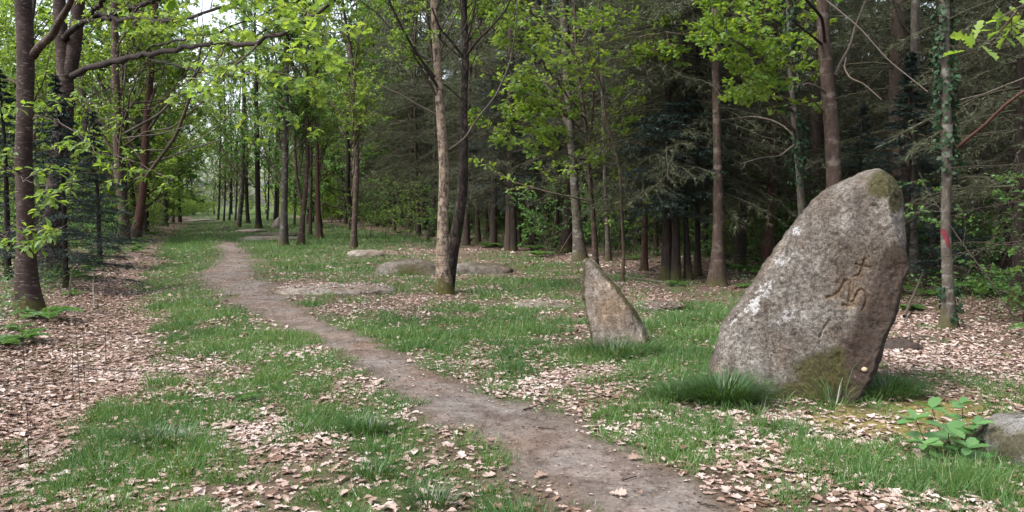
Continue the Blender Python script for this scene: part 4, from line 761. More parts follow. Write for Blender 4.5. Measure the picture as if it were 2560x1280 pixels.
def paint_mark(e, Q, Rr, org, pts, wd, D):
    """red paint: a thin skin wrapped on the trunk's camera side"""
    V = []; n = len(pts)
    for (u, v), ww in zip(pts, wd):
        p = at(u, v, D); z = p[2]; c = np.array([np.interp(z, Q[:, 2], Q[:, i]) for i in range(3)]); r = np.interp(z, Q[:, 2], Rr) * 1.10 + .003
        for k in np.linspace(-1, 1, 5):
            x = p[0] + k * ww * .5 * pxm(D) - c[0]; x = np.clip(x, -r * .98, r * .98); V.append([c[0] + x, c[1] - math.sqrt(r * r - x * x), z])
    V = np.array(V); idx = np.arange(n * 5).reshape(n, 5); Q4 = np.stack([idx[:-1, :-1], idx[:-1, 1:], idx[1:, 1:], idx[1:, :-1]], -1).reshape(-1, 4)
    mb = MB(); mb.add(V, None, Q4); o = ob('red_mark', mb.mesh('red_mark', M['red_paint'], True, None, org), e); o['label'] = 'red paint mark on the bark'
paint_mark(e, Q, Rr, org, [(1847, 530), (1847, 540), (1846, 552)], [5, 6, 5], D)
e, Q, Rr, org, D = tree('oak_tree', 'slim pale oak wrapped in ivy just left above the menhir', 'tree', [(2008, 700), (2008, 600), (2005, 530), (1999, 440), (1992, 360), (1984, 280), (1976, 180), (1973, 80), (1972, 0)], [(0, 14), (360, 17), (530, 20), (700, 22)], 'bark_grey', dict(ok, n1=12, t0=.4, L1=1.6, leaf=.11), 8.5, D=14.5, seed=59, leafmat='leaf_oak',
     forks=[([(1990, 330, 0), (1960, 300, -.3), (1935, 270, -.6), (1870, 215, -1.2), (1790, 130, -1.8)], 7, 4, 'twig'), ([(1985, 340, 0), (1960, 315, .3), (1930, 300, .5), (1880, 290, .8), (1810, 300, 1.2), (1700, 315, 1.6)], 5, 2, 'twig_pale'), ([(1988, 360, 0), (1950, 390, -.5), (1900, 395, -1), (1850, 410, -1.5)], 5, 2, 'twig_pale')],
     limbs=[dict(pts=[(1980, 260, 0), (1950, 200, -.8), (1910, 150, -1.6), (1850, 110, -2.4), (1780, 70, -3)], w=(7, 4), leaf='leaf_oak', kw=dict(n1=14, t0=.2, L1=1., n2=5, n3=3, per=4, leaf=.095, tmpl=OAK, ratio=.75, flat=.9, lt0=.1)),
            dict(pts=[(1985, 280, 0), (1945, 230, -1), (1900, 200, -1.8), (1850, 190, -2.4)], w=(6, 3), leaf='leaf_oak', kw=dict(n1=13, t0=.2, L1=.9, n2=5, n3=3, per=4, leaf=.095, tmpl=OAK, ratio=.75, flat=.9, lt0=.1)),
            dict(pts=[(1978, 160, 0), (1920, 80, -1), (1860, 40, -2), (1780, 20, -3)], w=(6, 3), leaf='leaf_oak', kw=dict(n1=13, t0=.2, L1=1., n2=5, n3=3, per=4, leaf=.095, tmpl=OAK, ratio=.75, flat=.9, lt0=.1))])
ivy(e, Q, Rr, org, 1.9, 6, 2600, 3, .055, .14)
tree('cherry_tree', 'broad grey-red trunk with dead snags rising behind the menhir', 'tree', [(2088, 740), (2088, 600), (2086, 480), (2084, 410), (2079, 330), (2073, 250), (2066, 190), (2062, 130), (2058, 60), (2056, -20)], [(0, 30), (150, 34), (250, 36), (400, 38), (740, 46)], 'bark_brown', con, 11, D=12.6, seed=60, leafmat='leaf_mid',
     forks=[([(2062, 118, 0), (2060, 80, -.2), (2055, 45, -.4), (2035, 20, -.6), (2015, 0, -.8), (2000, -30, -1)], 8, 7, 'bark_dark'), ([(2056, 112, 0), (2040, 98, -.3), (2015, 78, -.6), (1985, 55, -.9)], 7, 4, 'bark_dark'), ([(2066, 232, 0), (2040, 215, -.3), (2018, 208, -.5), (2005, 212, -.6)], 6, 3, 'twig'), ([(2086, 190, 0), (2105, 150, .2), (2125, 115, .4), (2140, 60, .6), (2165, 0, .8)], 8, 5, 'twig'), ([(2115, 145, .2), (2110, 170, 0), (2125, 195, -.2), (2160, 210, -.4), (2205, 250, -.6)], 5, 3, 'twig'), ([(2060, 280, 0), (2040, 258, -.2), (2022, 235, -.4)], 5, 3, 'twig'), ([(2040, -20, 0), (2090, 20, -.6), (2150, 70, -1.1), (2220, 150, -1.8), (2320, 230, -2.6)], 4, 3, 'twig')])
tree('maple_tree', 'pale straight trunk right above the menhir, a long snag at its top', 'tree', [(2278, 730), (2280, 600), (2281, 500), (2280, 400), (2279, 300), (2282, 200), (2287, 100), (2288, 0)], [(0, 21), (200, 23), (400, 25), (730, 32)], 'bark_grey', con, 11, D=14.6, seed=61, leafmat='leaf_mid', forks=[([(2272, 82, 0), (2255, 60, -.2), (2240, 20, -.4), (2225, -20, -.6)], 7, 5, 'twig_pale')])
e, Q, Rr, org, D = tree('maple_tree', 'ivy-clad trunk with a bright red paint mark near the right edge', 'tree', [(2372, 820), (2372, 760), (2370, 690), (2365, 620), (2363, 540), (2367, 460), (2370, 380), (2366, 300), (2362, 200), (2362, 100), (2360, 0)], [(0, 27), (300, 27), (370, 31), (420, 26), (600, 27), (700, 29), (820, 36)], 'bark_grey', con, 9, seed=62, k=18, lump=.1, leafmat='leaf_mid',
     forks=[([(2388, 375, 0), (2415, 350, -.2), (2460, 315, -.5), (2510, 265, -.8), (2570, 220, -1.1), (2620, 180, -1.3)], 9, 7, 'bark_red'), ([(2400, 250, .4), (2460, 235, .2), (2510, 215, 0), (2560, 195, -.3), (2610, 180, -.5)], 4, 3, 'twig_pale')])
paint_mark(e, Q, Rr, org, [(2353, 572), (2356, 582), (2360, 594), (2363, 606), (2365, 618)], [6, 10, 11, 10, 7], D)
ivy(e, Q, Rr, org, 2.0, 5.5, 2000, 5, .055, .10); ivy(e, Q, Rr, org, 0, .55, 350, 6, .05, .08)
tree('spruce_tree', 'dark trunk cut by the right edge of the picture', 'tree', [(2545, 770), (2548, 680), (2550, 560), (2552, 400), (2553, 200), (2554, 0)], [(0, 22), (770, 36)], 'bark_dark', None, 10, seed=63)

# ------------------------------------------------------------------ prototypes for the woods
def straight_trunk(rs, H, r0, n=22, bend=.25):
    z = np.linspace(0, H, n); x = bend * (fbm(z * .25 + rs.uniform(0, 50), z * 0, 0., 2) - .5) * 2 * np.minimum(z / 3, 1); y = bend * (fbm(z * .25 + rs.uniform(0, 50), z * 0 + 9, 0., 2) - .5) * 2 * np.minimum(z / 3, 1)
    return np.stack([x, y, z], 1), r0 * (1 - .75 * z / H)
def spruce_proto(seed, H=16., r0=.17, zd=1.7, zl=6.0, nd=66, nl=66):
    rs = np.random.default_rng(seed); P, Rr = straight_trunk(rs, H, r0); P[0, 2] = -.15
    tm = trunk_mb(P, Rr, 10, .05, .5, seed).mesh('trunk', M['bark_conifer'])
    mb = MB()
    for (n, z0, z1, live) in ((nd, zd, zl, False), (nl, zl - .8, H - .3, True)):
        z = np.sort(rs.uniform(z0, z1, n)); b = np.stack([np.interp(z, P[:, 2], P[:, 0]), np.interp(z, P[:, 2], P[:, 1]), z], 1); a = rs.uniform(0, 6.283, n)
        d = np.stack([np.cos(a), np.sin(a), rs.normal(.0 if not live else .1, .14, n)], 1)
        L = rs.uniform(1.1, 2.5, n) if not live else rs.uniform(1.6, 2.5, n) * np.clip((H - z) / (H - zl) + .12, .1, 1)
        B1 = grow(rs, b, d, L, 5, .07, -.35); R1 = taper(.011 + .004 * L, 5, .25); mb.tubes(B1, R1, 3, 0, .35 + .3 * rs.random(n))
        p, d2, r, t, ix = spawn(rs, B1, R1, 16, .1, 1., .85, .25, .75); d2[:, 2] -= .12
        B2 = grow(rs, p, d2, L[ix] * .34 * rs.uniform(.5, 1.2, len(p)) * (1.2 - .8 * t), 3, .16, -.3)
        mb.tubes(B2, taper(np.full(len(p), .0045), 3, .4), 3, 0, .2 + .6 * rs.random(len(p)))
        per = 9 if not live else 22; idx = np.repeat(np.arange(len(B2)), per); q, tan = interp(B2[idx], rs.uniform(.05, 1, len(idx)))
        ax = tan * .6 + rs.normal(0, .55, (len(idx), 3)); ll = rs.uniform(.08, .26, len(idx)) if not live else rs.uniform(.05, .15, len(idx))
        mb.cards(NEED, q, ax, rs.normal(0, 1, (len(idx), 3)), ll, .007 if not live else .017, 0 if not live else 1, np.clip(rs.normal(.5, .25, len(idx)), 0, 1))
        if not live:   # wisps of surviving olive needles towards the tips
            sel = rs.random(len(B2)) < .75; Bs = B2[sel]; idx = np.repeat(np.arange(len(Bs)), 14); q, tan = interp(Bs[idx], rs.uniform(.2, 1, len(idx)))
            mb.cards(NEED, q, tan * .7 + rs.normal(0, .5, (len(idx), 3)), rs.normal(0, 1, (len(idx), 3)), rs.uniform(.05, .12, len(idx)), .013, 1, rs.random(len(idx)))
    TRI['spruce'] = TRI.get('spruce', 0) + mb.tris()
    return tm, mb.mesh('crown', [M['dead_twig'], M['needle_olive']], False), Rr
def fir_proto(seed, H=5., r0=.07, z0=.25, Lb=1.7, n=66, nt_=15, per=15, mat='needle_dark', shape=1.0, needle=.052, nw=.014):
    rs = np.random.default_rng(seed); P, Rr = straight_trunk(rs, H, r0, 14, .1); P[0, 2] = -.1; tm = trunk_mb(P, Rr, 8, .05, .3, seed).mesh('trunk', M['bark_dark'])
    z = z0 + (H - z0 - .1) * np.linspace(0, 1, n) ** .9; b = np.stack([np.interp(z, P[:, 2], P[:, 0]), np.interp(z, P[:, 2], P[:, 1]), z], 1); a = np.arange(n) * 2.4 + rs.normal(0, .4, n)
    L = Lb * (np.clip((H - z) / (H - z0), .06, 1) ** shape) * rs.uniform(.75, 1.15, n); d = np.stack([np.cos(a), np.sin(a), rs.normal(.12, .1, n)], 1)
    mb = MB(); B1 = grow(rs, b, d, L, 5, .06, -.25); R1 = taper(.006 + .005 * L, 5, .3); mb.tubes(B1, R1, 3, 0)
    p, d2, r, t, ix = spawn(rs, B1, R1, nt_, .12, 1., .9, .2, .7); B2 = grow(rs, p, d2 + np.array([0, 0, -.15]), L[ix] * .4 * rs.uniform(.6, 1.1, len(p)) * (1.25 - .95 * t), 3, .1, -.15); mb.tubes(B2, taper(np.full(len(p), .003), 3, .5), 3, 0)
    p, d3, r, t, ix2 = spawn(rs, B2, np.full((len(B2), 4), .002), 4, .15, 1., .8, .15, .92); l2 = np.linalg.norm(B2[:, -1] - B2[:, 0], axis=1); B3 = grow(rs, p, d3, np.maximum(l2[ix2] * .4, .05), 2, .1, -.1)
    for Bx, pr in ((B1, per * 3), (B2, int(per * .8)), (B3, max(5, int(per * .4)))):
        idx = np.repeat(np.arange(len(Bx)), pr); q, tan = interp(Bx[idx], rs.uniform(.08, 1, len(idx))); side = nrm(np.cross(tan, np.array([0, 0, 1.])) + 1e-6) * rs.choice([-1, 1], len(idx))[:, None]
        ax = tan * .7 + side * .8 + rs.normal(0, .4, (len(idx), 3)) + np.array([0, 0, .05]); mb.cards(NEED, q, ax, np.array([0, 0, .5]) + rs.normal(0, .7, (len(idx), 3)), needle * rs.uniform(.7, 1.3, len(idx)), nw, 1, np.clip(rs.normal(.45, .25, len(idx)), 0, 1))
    TRI['fir'] = TRI.get('fir', 0) + mb.tris()
    return tm, mb.mesh('crown', [M['twig_dark'], M[mat]], False), Rr
def broad_proto(seed, H=13., r0=.16, t0=.16, n1=24, L1=3.4, leaf=.11, per=9, bark='bark_grey', mat='leaf_fresh', n2=6, n3=5, trop=.45, ang=1., twig='twig', flat=.4, l1p=.45):
    rs = np.random.default_rng(seed); P, Rr = straight_trunk(rs, H, r0, 22, .5); P[0, 2] = -.1; tm = trunk_mb(P, Rr, 10, .07, .4, seed).mesh('trunk', M[bark])
    mb = broad_crown(rs, P, Rr, n1, t0, 1., L1, ang, n2, .42, n3, .4, per, leaf, LEAF4, trop, flat, l1p=l1p); TRI['broad'] = TRI.get('broad', 0) + mb.tris()
    return tm, mb.mesh('crown', [M[twig], M[mat]], False), Rr
def shrub_proto(seed, H=2.6, ns=6, leaf=.075, mat='leaf_mid', per=7, spread=.5):
    rs = np.random.default_rng(seed); mb = MB(); st_ = MB(); a = rs.uniform(0, 6.283, ns); d = np.stack([np.cos(a) * spread, np.sin(a) * spread, np.ones(ns)], 1); b = np.stack([np.cos(a) * .08, np.sin(a) * .08, np.full(ns, -.05)], 1)
    B = grow(rs, b, d, H * rs.uniform(.6, 1.1, ns), 7, .1, .1); R0 = taper(np.full(ns, .014), 7, .3); st_.tubes(B, R0, 5)
    p, d2, r, t, ix = spawn(rs, B, R0, 9, .15, 1., 1.1, .2, .2); B2 = grow(rs, p, d2, H * .28 * rs.uniform(.5, 1.2, len(p)), 4, .15, .05); R2 = taper(np.full(len(p), .005), 4, .4); mb.tubes(B2, R2, 3, 0)
    p, d3, r, t, ix = spawn(rs, B2, R2, 4, .2, 1., .8, .2, .85); B3 = grow(rs, p, d3, H * .1 * rs.uniform(.6, 1.3, len(p)), 2, .12, 0); mb.tubes(B3, taper(np.full(len(p), .0025), 2, .5), 3, 0); leaf_on(mb, rs, B3, per, leaf, LEAF8 if leaf < .08 else LEAF4, 1, .1)
    TRI['shrub'] = TRI.get('shrub', 0) + mb.tris()
    return st_.mesh('stem', M['twig']), mb.mesh('foliage', [M['twig'], M[mat]], False)
def fern_proto(seed, n=8, L=.55):
    rs = np.random.default_rng(seed); a = np.linspace(0, 6.283, n, endpoint=False) + rs.normal(0, .2, n); d = np.stack([np.cos(a) * .8, np.sin(a) * .8, np.ones(n) * 1.1], 1); B = grow(rs, np.zeros((n, 3)), d, L * rs.uniform(.7, 1.15, n), 8, .04, -1.6)
    mb = MB(); mb.tubes(B, taper(np.full(n, .003), 8, .3), 3, 0)
    for j in range(n):
        m = 22; t = np.repeat(np.linspace(.15, .99, m), 2); q, tan = interp(np.repeat(B[j:j + 1], 2 * m, 0), t); s = nrm(np.cross(tan, np.array([0, 0, 1.])) + 1e-6) * np.tile([1, -1], m)[:, None]
        ll = L * .28 * np.clip(np.sin(np.clip(t * 1.05, 0, 1) * math.pi) ** .6, .12, 1) * (1.15 - .6 * t); mb.cards(LEAF4, q, s + tan * .35 + np.array([0, 0, -.1]), np.array([0, 0, 1.]) + rs.normal(0, .1, (2 * m, 3)), ll, ll * .3, 0, rs.random(2 * m) * .6 + .2)
    return mb.mesh('fern', M['fern'], False)

SPR = [spruce_proto(100 + i, 15 + i, .15 + .02 * (i % 3)) for i in range(3)]
FIR = [fir_proto(120, 5.2, Lb=1.9, n=84, nt_=17, per=20), fir_proto(121, 4.4, Lb=1.6, n=60, nt_=14), fir_proto(122, 7.5, .13, 1.7, 2.6, 84, 16, 16, shape=.35)]
FIR.append(fir_proto(125, 3.7, .10, 1.3, 1.45, 84, 16, 17, shape=.3))
FIR_OL = fir_proto(123, 8., .14, 1.2, 2.5, 72, 15, 14, 'needle_olive', .4, .04, .008)
BRD = [broad_proto(130, mat='leaf_fresh'), broad_proto(131, 14, .18, .2, 24, 3.8, mat='leaf_mid', bark='bark_brown'), broad_proto(132, 12, .13, .12, 24, 3.0, mat='leaf_fresh', bark='bark_dark', trop=.7), broad_proto(133, 13, .15, .1, 24, 3.6, .10, 10, mat='leaf_yellow', bark='bark_grey')]
BFAR = [broad_proto(135, 13, .16, .05, 26, 4.6, .19, 9, mat='leaf_fresh', l1p=.3), broad_proto(136, 14, .18, .08, 26, 5.0, .19, 9, mat='leaf_mid', bark='bark_dark', l1p=.3), broad_proto(137, 12, .14, .04, 26, 4.6, .2, 9, mat='leaf_yellow', l1p=.3)]
SHR = [shrub_proto(140, 2.6), shrub_proto(141, 1.7, 5, .07, 'leaf_dull'), shrub_proto(142, 3.4, 5, .08, 'leaf_fresh', 6, .35), shrub_proto(143, 1.0, 8, .06, 'leaf_dull', 7, .8)]
BUSH = [shrub_proto(145, 5., 8, .2, 'leaf_yellow', 7, .5), shrub_proto(146, 4., 8, .18, 'leaf_fresh', 7, .6)]  # yellow leaves of the first bush paint in the far ride's glow
FERN = [fern_proto(150), fern_proto(151, 6, .45), fern_proto(152, 9, .7)]

def place(name, label, cat, proto, loc, rz, sc, group=None, parts=('trunk', 'crown'), zoff=0.0):
    e = thing(name, label, cat, (loc[0], loc[1], float(ground(loc[0], loc[1])) + zoff), rz, group, sc)
    for pn, me in zip(parts, proto): ob(pn, me, e)
    return e
SPECIAL = [(o.location[0], o.location[1]) for o in SC.objects if o.get('category') == 'tree']
def clear(x, y, d): return all((x - a) ** 2 + (y - b) ** 2 > d * d for a, b in SPECIAL)
def inview(x, y, mg=2.5): return y > 3.5 and abs(x) < .637 * 1.03 * y + mg
R = random.Random(5)

# spruce crowns on the traced spruce trunks and the plantation behind them
for o in [o for o in list(SC.objects) if o.name.startswith('spruce_tree') and o.type == 'EMPTY']:
    c = ob('crown', SPR[R.randrange(3)][1], o, rot=(0, 0, R.uniform(0, 6.28)))
zones = [(1900, 'spruce trunk deep in the plantation behind the menhir', 'spruces behind the menhir'), (1500, 'spruce trunk in the plantation behind the dark overhanging boughs', 'spruces behind the dark boughs'), (1150, 'spruce trunk in the plantation right of the birches', 'spruces right of the birches'), (900, 'slim spruce trunk in the plantation between birches and lone slim tree', 'spruces left of the birches'), (-999, 'distant spruce trunk in the plantation beyond the slender trees', 'spruces beyond the slender trees')]
mid = [(1080, 592, 11), (1047, 588, 10), (1022, 580, 8), (985, 577, 8), (962, 568, 8), (940, 566, 7), (1166, 613, 15), (1196, 606, 12), (1232, 620, 17), (1272, 627, 19), (1299, 612, 8), (1328, 612, 9), (1337, 606, 8), (1390, 617, 8), (1545, 622, 12), (1592, 610, 14), (1515, 605, 8), (1860, 610, 10), (1640, 640, 10), (1775, 640, 12), (2440, 690, 14), (2500, 650, 14), (2210, 650, 12), (2150, 620, 12), (2330, 660, 14)]
ml = ['pale spruce trunk nearest left of the pale birch', 'pale spruce trunk second left of the pale birch', 'thin spruce trunk third left of the pale birch', 'thin spruce trunk fourth left of the pale birch', 'thin spruce trunk fifth left of the pale birch', 'thin spruce trunk sixth left of the pale birch, farther back', 'dark spruce trunk right against the dark birch', 'second spruce trunk right of the dark birch', 'third spruce trunk right of the dark birch, thick', 'fourth spruce trunk right of the dark birch, thickest', 'thin spruce trunk just right of the thickest one by the birches', 'left one of two thin spruce stems midway between birches and tall grey oak', 'right one of two thin spruce stems midway between birches and tall grey oak', 'thin dark stem left of the cone-footed spruce', 'spruce trunk seen between young oak and crooked sapling', 'spruce trunk behind the crooked sapling', 'slim spruce trunk directly behind the young oak', 'spruce trunk right of the far red-marked trunk', 'spruce trunk between the bent one and the thick dark one', 'spruce trunk between crossing pair and straight bare trunk', 'spruce trunk right of the red-marked trunk near the right edge', 'spruce trunk second right of the red-marked trunk near the right edge', 'spruce trunk above the menhir right shoulder', 'spruce trunk behind the menhir top', 'spruce trunk just left of the red-marked trunk near the right edge']
spots = []
for u, v, wd in mid:
    p = gat(u, v); spots.append((p[0], p[1], wd * pxm(p[1]) / 2))
t = -14.0
while t < 112:
    s = 12.2 + (0 if t < 60 else 1)
    while s < 42:
        x, y = xy(s + R.uniform(-.8, .8), t + R.uniform(-.9, .9))
        if inview(x, y) and clear(x, y, 1.5) and all((x - a) ** 2 + (y - b) ** 2 > 1.7 for a, b, _ in spots) and (y < 75 or s < 20) and R.random() < (1.0 if s < 30 else .75): spots.append((x, y, R.uniform(.10, .20)))
        s += 3.1 if s < 24 else 3.9
    t += 3.0
nsp = 0
for i, (x, y, r) in enumerate(spots):
    u = CU + F * x / y; lab, grp = next((b, c) for a, b, c in zones if u >= a)
    if i < len(ml): lab = ml[i]
    pr = SPR[R.randrange(3)]; r_p = pr[2][0]
    e = thing('spruce_tree', lab, 'tree', (x, y, float(ground(x, y))), R.uniform(0, 6.28), grp); sc = R.uniform(.85, 1.15) if y < 36 else R.uniform(1.15, 1.45)
    k = r / r_p; ob('trunk', pr[0], e, scale=(k, k, sc), rot=(R.uniform(-.03, .03), R.uniform(-.03, .03), 0)); ob('crown', pr[1], e, scale=(sc, sc, sc)); nsp += 1
# dark firs, each one its own label
for u, v, k, sc, lab in [(165, 722, 0, .76, 'dark blue-green fir between the cherry and the thick dark trunk'), (20, 700, 1, .95, 'dark fir cut by the left edge behind the cherry'), (250, 660, 1, .9, 'dark fir with low drooping boughs right of the thick dark trunk'), (1690, 703, 3, 1., 'dark fir whose heavy boughs overhang the thick trunks'), (1285, 628, 2, .9, 'dark bluish fir right of the dark birch'), (2262, 720, 0, .82, 'young dark fir peeping out right above the menhir'), (2150, 700, 1, .8, 'young dark fir hidden behind the menhir top'), (450, 556, 2, 1.3, 'dark yew-like conifer at the left of the far ride'), (1760, 640, 2, 1.1, 'tall dark fir behind the bare straight trunk')]:
    p = gat(u, v); place('fir_tree', lab, 'tree', FIR[k], p, R.uniform(0, 6.28), sc)
for u, v, sc, lab in [(1850, 672, .9, 'olive spruce spreading fine brownish boughs above the red-marked far trunk'), (2520, 700, .9, 'olive spruce with feathery boughs at the right edge'), (2440, 640, 1.1, 'olive spruce standing behind the red-marked trunk'), (2760, 840, .75, 'olive spruce reaching in from beyond the right edge')]:
    p = gat(u, v); place('spruce_tree', lab, 'tree', FIR_OL, p, R.uniform(0, 6.28), sc)
# broadleaf wood on the left and over the far ride
lz = [(330, 'leafy tree over the far ride beyond the close trunk pair', 'leafy trees along the far ride'), (200, 'leafy tree in the left wood between the thick dark trunk and the close pair', 'leafy trees of the left wood, right part'), (95, 'leafy tree in the left wood behind the thick dark trunk', 'leafy trees of the left wood, middle'), (-999, 'leafy tree in the left wood behind or left of the cherry', 'leafy trees of the left wood, left part')]
t = 6.0; nb = 0
while t < 120:
    s = -4.3
    while s > -17:
        x, y = xy(s + R.uniform(-1, 1), t + R.uniform(-1.2, 1.2))
        if inview(x, y) and clear(x, y, 2.4) and (t > 24 or s < -8.5) and not (t > 64 and s > -8.5):
            u = CU + F * x / y; lab, grp = next((b, c) for a, b, c in lz if u >= a); place('leafy_tree', lab, 'tree', (BRD if t < 34 else BFAR)[R.randrange(3)], (x, y), R.uniform(0, 6.28), R.uniform(.75, 1.1), grp); nb += 1
        s -= 5.0
    t += 5.4
for t_, s_ in [(49, 8.2), (56, 7.2), (66, 7.6), (63, 10), (72, 8.6), (80, 10.5), (92, 11), (103, 12), (58, 12.5), (48, 11.5)]:
    x, y = xy(s_, t_); u = CU + F * x / y
    if clear(x, y, 1.5): place('leafy_tree', 'leafy tree on the right of the far ride', 'tree', BFAR[R.randrange(3)], (x, y), R.uniform(0, 6.28), R.uniform(.8, 1.0), 'leafy trees right of the far ride')
for t_, s_ in [(44, -3.0), (52, -3.4), (61, -2.8), (70, -3.2), (38, -3.4)]:
    x, y = xy(s_, t_); place('leafy_tree', 'leafy tree arching over the left side of the ride', 'tree', BFAR[(0, 2, 0, 1)[R.randrange(4)]], (x, y), R.uniform(0, 6.28), R.uniform(.95, 1.15), 'leafy trees arching over the ride')
for t_, s_ in [(124, -6), (132, 3.5), (129, 8.5), (136, 1), (133, -2), (140, 6), (126, 12), (134, 12), (140, -3)]:
    x, y = xy(s_, t_); place('leafy_tree', 'leafy tree closing the far end of the ride', 'tree', BFAR[R.randrange(3)], (x, y), R.uniform(0, 6.28), R.uniform(.8, 1.05), 'leafy trees at the end of the ride')
for i in range(46):
    s_, t_ = [(R.uniform(-7, -3.6), R.uniform(42, 118)), (R.uniform(-6.5, -3.2), R.uniform(60, 125)), (R.uniform(9.5, 13), R.uniform(66, 125)), (R.uniform(-5, 14), R.uniform(120, 136))][i % 4]
    if i % 4 == 3 and abs(s_ - 2.5) < 1.6: continue
    x, y = xy(s_, t_); place('tall_bush', 'tall pale green bush lining the far ride', 'bush', BUSH[i % 2], (x, y), R.uniform(0, 6.28), R.uniform(.7, 1.25), 'pale green bushes lining the far ride', ('stem', 'foliage'))
# understorey shrubs and ferns
for i in range(380):
    if i < 260: s, t = R.uniform(10.8, 30), R.uniform(-10, 60)
    else: s, t = R.uniform(-14, -3.2), R.uniform(8, 60)
    x, y = xy(s, t)
    if not inview(x, y, .5) or (y < 9.5 and s > 0): continue
    u = CU + F * x / y; k = R.choice([0, 0, 1, 2, 2, 3, 3])
    side = 'in the left wood' if s < 0 else ('on the plantation floor behind the menhir' if u > 1750 else 'on the plantation floor behind the birches and pointed stone')
    place('shrub', 'leafy green shrub ' + side, 'shrub', SHR[k], (x, y), R.uniform(0, 6.28), R.uniform(.7, 1.15), 'shrubs ' + side, ('stem', 'foliage'))
for u, v, k, sc, lab in [(2480, 700, 1, 1.4, 'leafy beech shrub at the right edge behind the red-marked trunk'), (2555, 800, 0, .9, 'tall leafy shrub cut by the right edge'), (2440, 650, 0, 1.1, 'leafy shrub just right of the red-marked trunk'), (2210, 700, 0, .8, 'leafy shrub low behind the right side of the menhir'), (960, 588, 2, 1.1, 'lit green sapling spray left of the pale spruce trunks'), (1015, 598, 2, 1.0, 'lit green sapling spray in front of the pale spruce trunks'), (1062, 603, 0, 1.2, 'green shrub low beside the nearest pale spruce trunk'), (925, 596, 2, .9, 'green sapling spray just right of the lone slim tree'), (1255, 608, 2, .9, 'green sapling spray between the thick spruce trunks'), (1345, 615, 2, 1., 'green sapling spray right of the two thin stems'), (1385, 640, 0, 1.1, 'green shrub left of the cone-footed spruce'), (1570, 640, 2, .9, 'green sapling spray behind the crooked sapling'), (1830, 640, 2, 1., 'green sapling spray near the far red-marked trunk'), (1880, 655, 0, 1.2, 'green shrub left of the reddish leaning spruce')]:
    if sc: place('shrub', lab, 'shrub', SHR[k], gat(u, v), R.uniform(0, 6.28), sc, None, ('stem', 'foliage'))
nf_ = 0
for i in range(130):
    s, t = (R.uniform(9.2, 14.5), R.uniform(-6, 45)) if i < 85 else (R.uniform(-5, -2.2), R.uniform(7, 45))
    x, y = xy(s, t)
    if not inview(x, y, .3): continue
    side = 'along the wood edge on the right' if s > 0 else 'under the trees on the left'
    o = ob('fern', FERN[R.randrange(3)], loc=(x, y, float(ground(x, y))), rot=(0, 0, R.uniform(0, 6.28)), scale=(R.uniform(.6, 1.1),) * 3); tag(o, 'small green fern ' + side, 'fern', 'ferns ' + side)
for u, v, sc, lab in [(120, 800, .8, 'fern at the foot of the cherry trunk'), (180, 690, .9, 'fern in front of the mossy foot of the thick dark trunk'), (60, 855, .7, 'fern in the leaves near the left edge'), (620, 1000, .45, 'single small fern rising from grass left of the path'), (1690, 715, .6, 'fern below the thick dark spruce trunk'), (2270, 775, .5, 'fern just right of the menhir'), (1860, 720, .7, 'fern left of the menhir at the wood edge')]:
    p = gat(u, v); o = ob('fern', FERN[R.randrange(3)], loc=tuple(p), rot=(0, 0, R.uniform(0, 6.28)), scale=(sc,) * 3); tag(o, lab, 'fern')
# low undergrowth (brambles, seedlings) nobody could count
def undergrowth():
    mb = MB(); n = 15000; x, y = scatter(n, 6, 60, 1.3); s, t = st(x, y); dn = np.where(s > 0, sstep(9.3, 11.5, s), sstep(-2.0, -3.0, s) * 1.6) * sstep(.38, .6, fbm(x / 2.2, y / 2.2, 91., 3)); k = rng.random(n) < dn; x, y = x[k], y[k]; n = len(x); per = 14
    idx = np.repeat(np.arange(n), per); N = n * per; h = rng.random(N) ** 1.3 * (.18 + .35 * fbm(x / 3, y / 3, 95., 2))[idx]; px, py = x[idx] + rng.normal(0, .16, N), y[idx] + rng.normal(0, .16, N)
    L = rng.uniform(.03, .06, N) * (1 + .025 * y[idx]); ax = rng.normal(0, 1, (N, 3)) * np.array([1, 1, .3]); mb.cards(LEAF4, np.stack([px, py, ground(px, py) + h], 1), ax, rng.normal(0, .4, (N, 3)) + np.array([0, 0, 1.]), L, L * .65, 0, rng.random(N))
    o = ob('undergrowth', mb.mesh('undergrowth', M['leaf_dull'], False)); tag(o, 'low bramble and seedling leaves over the forest floor', 'undergrowth', None, 'stuff'); TRI['under'] = mb.tris()
undergrowth()
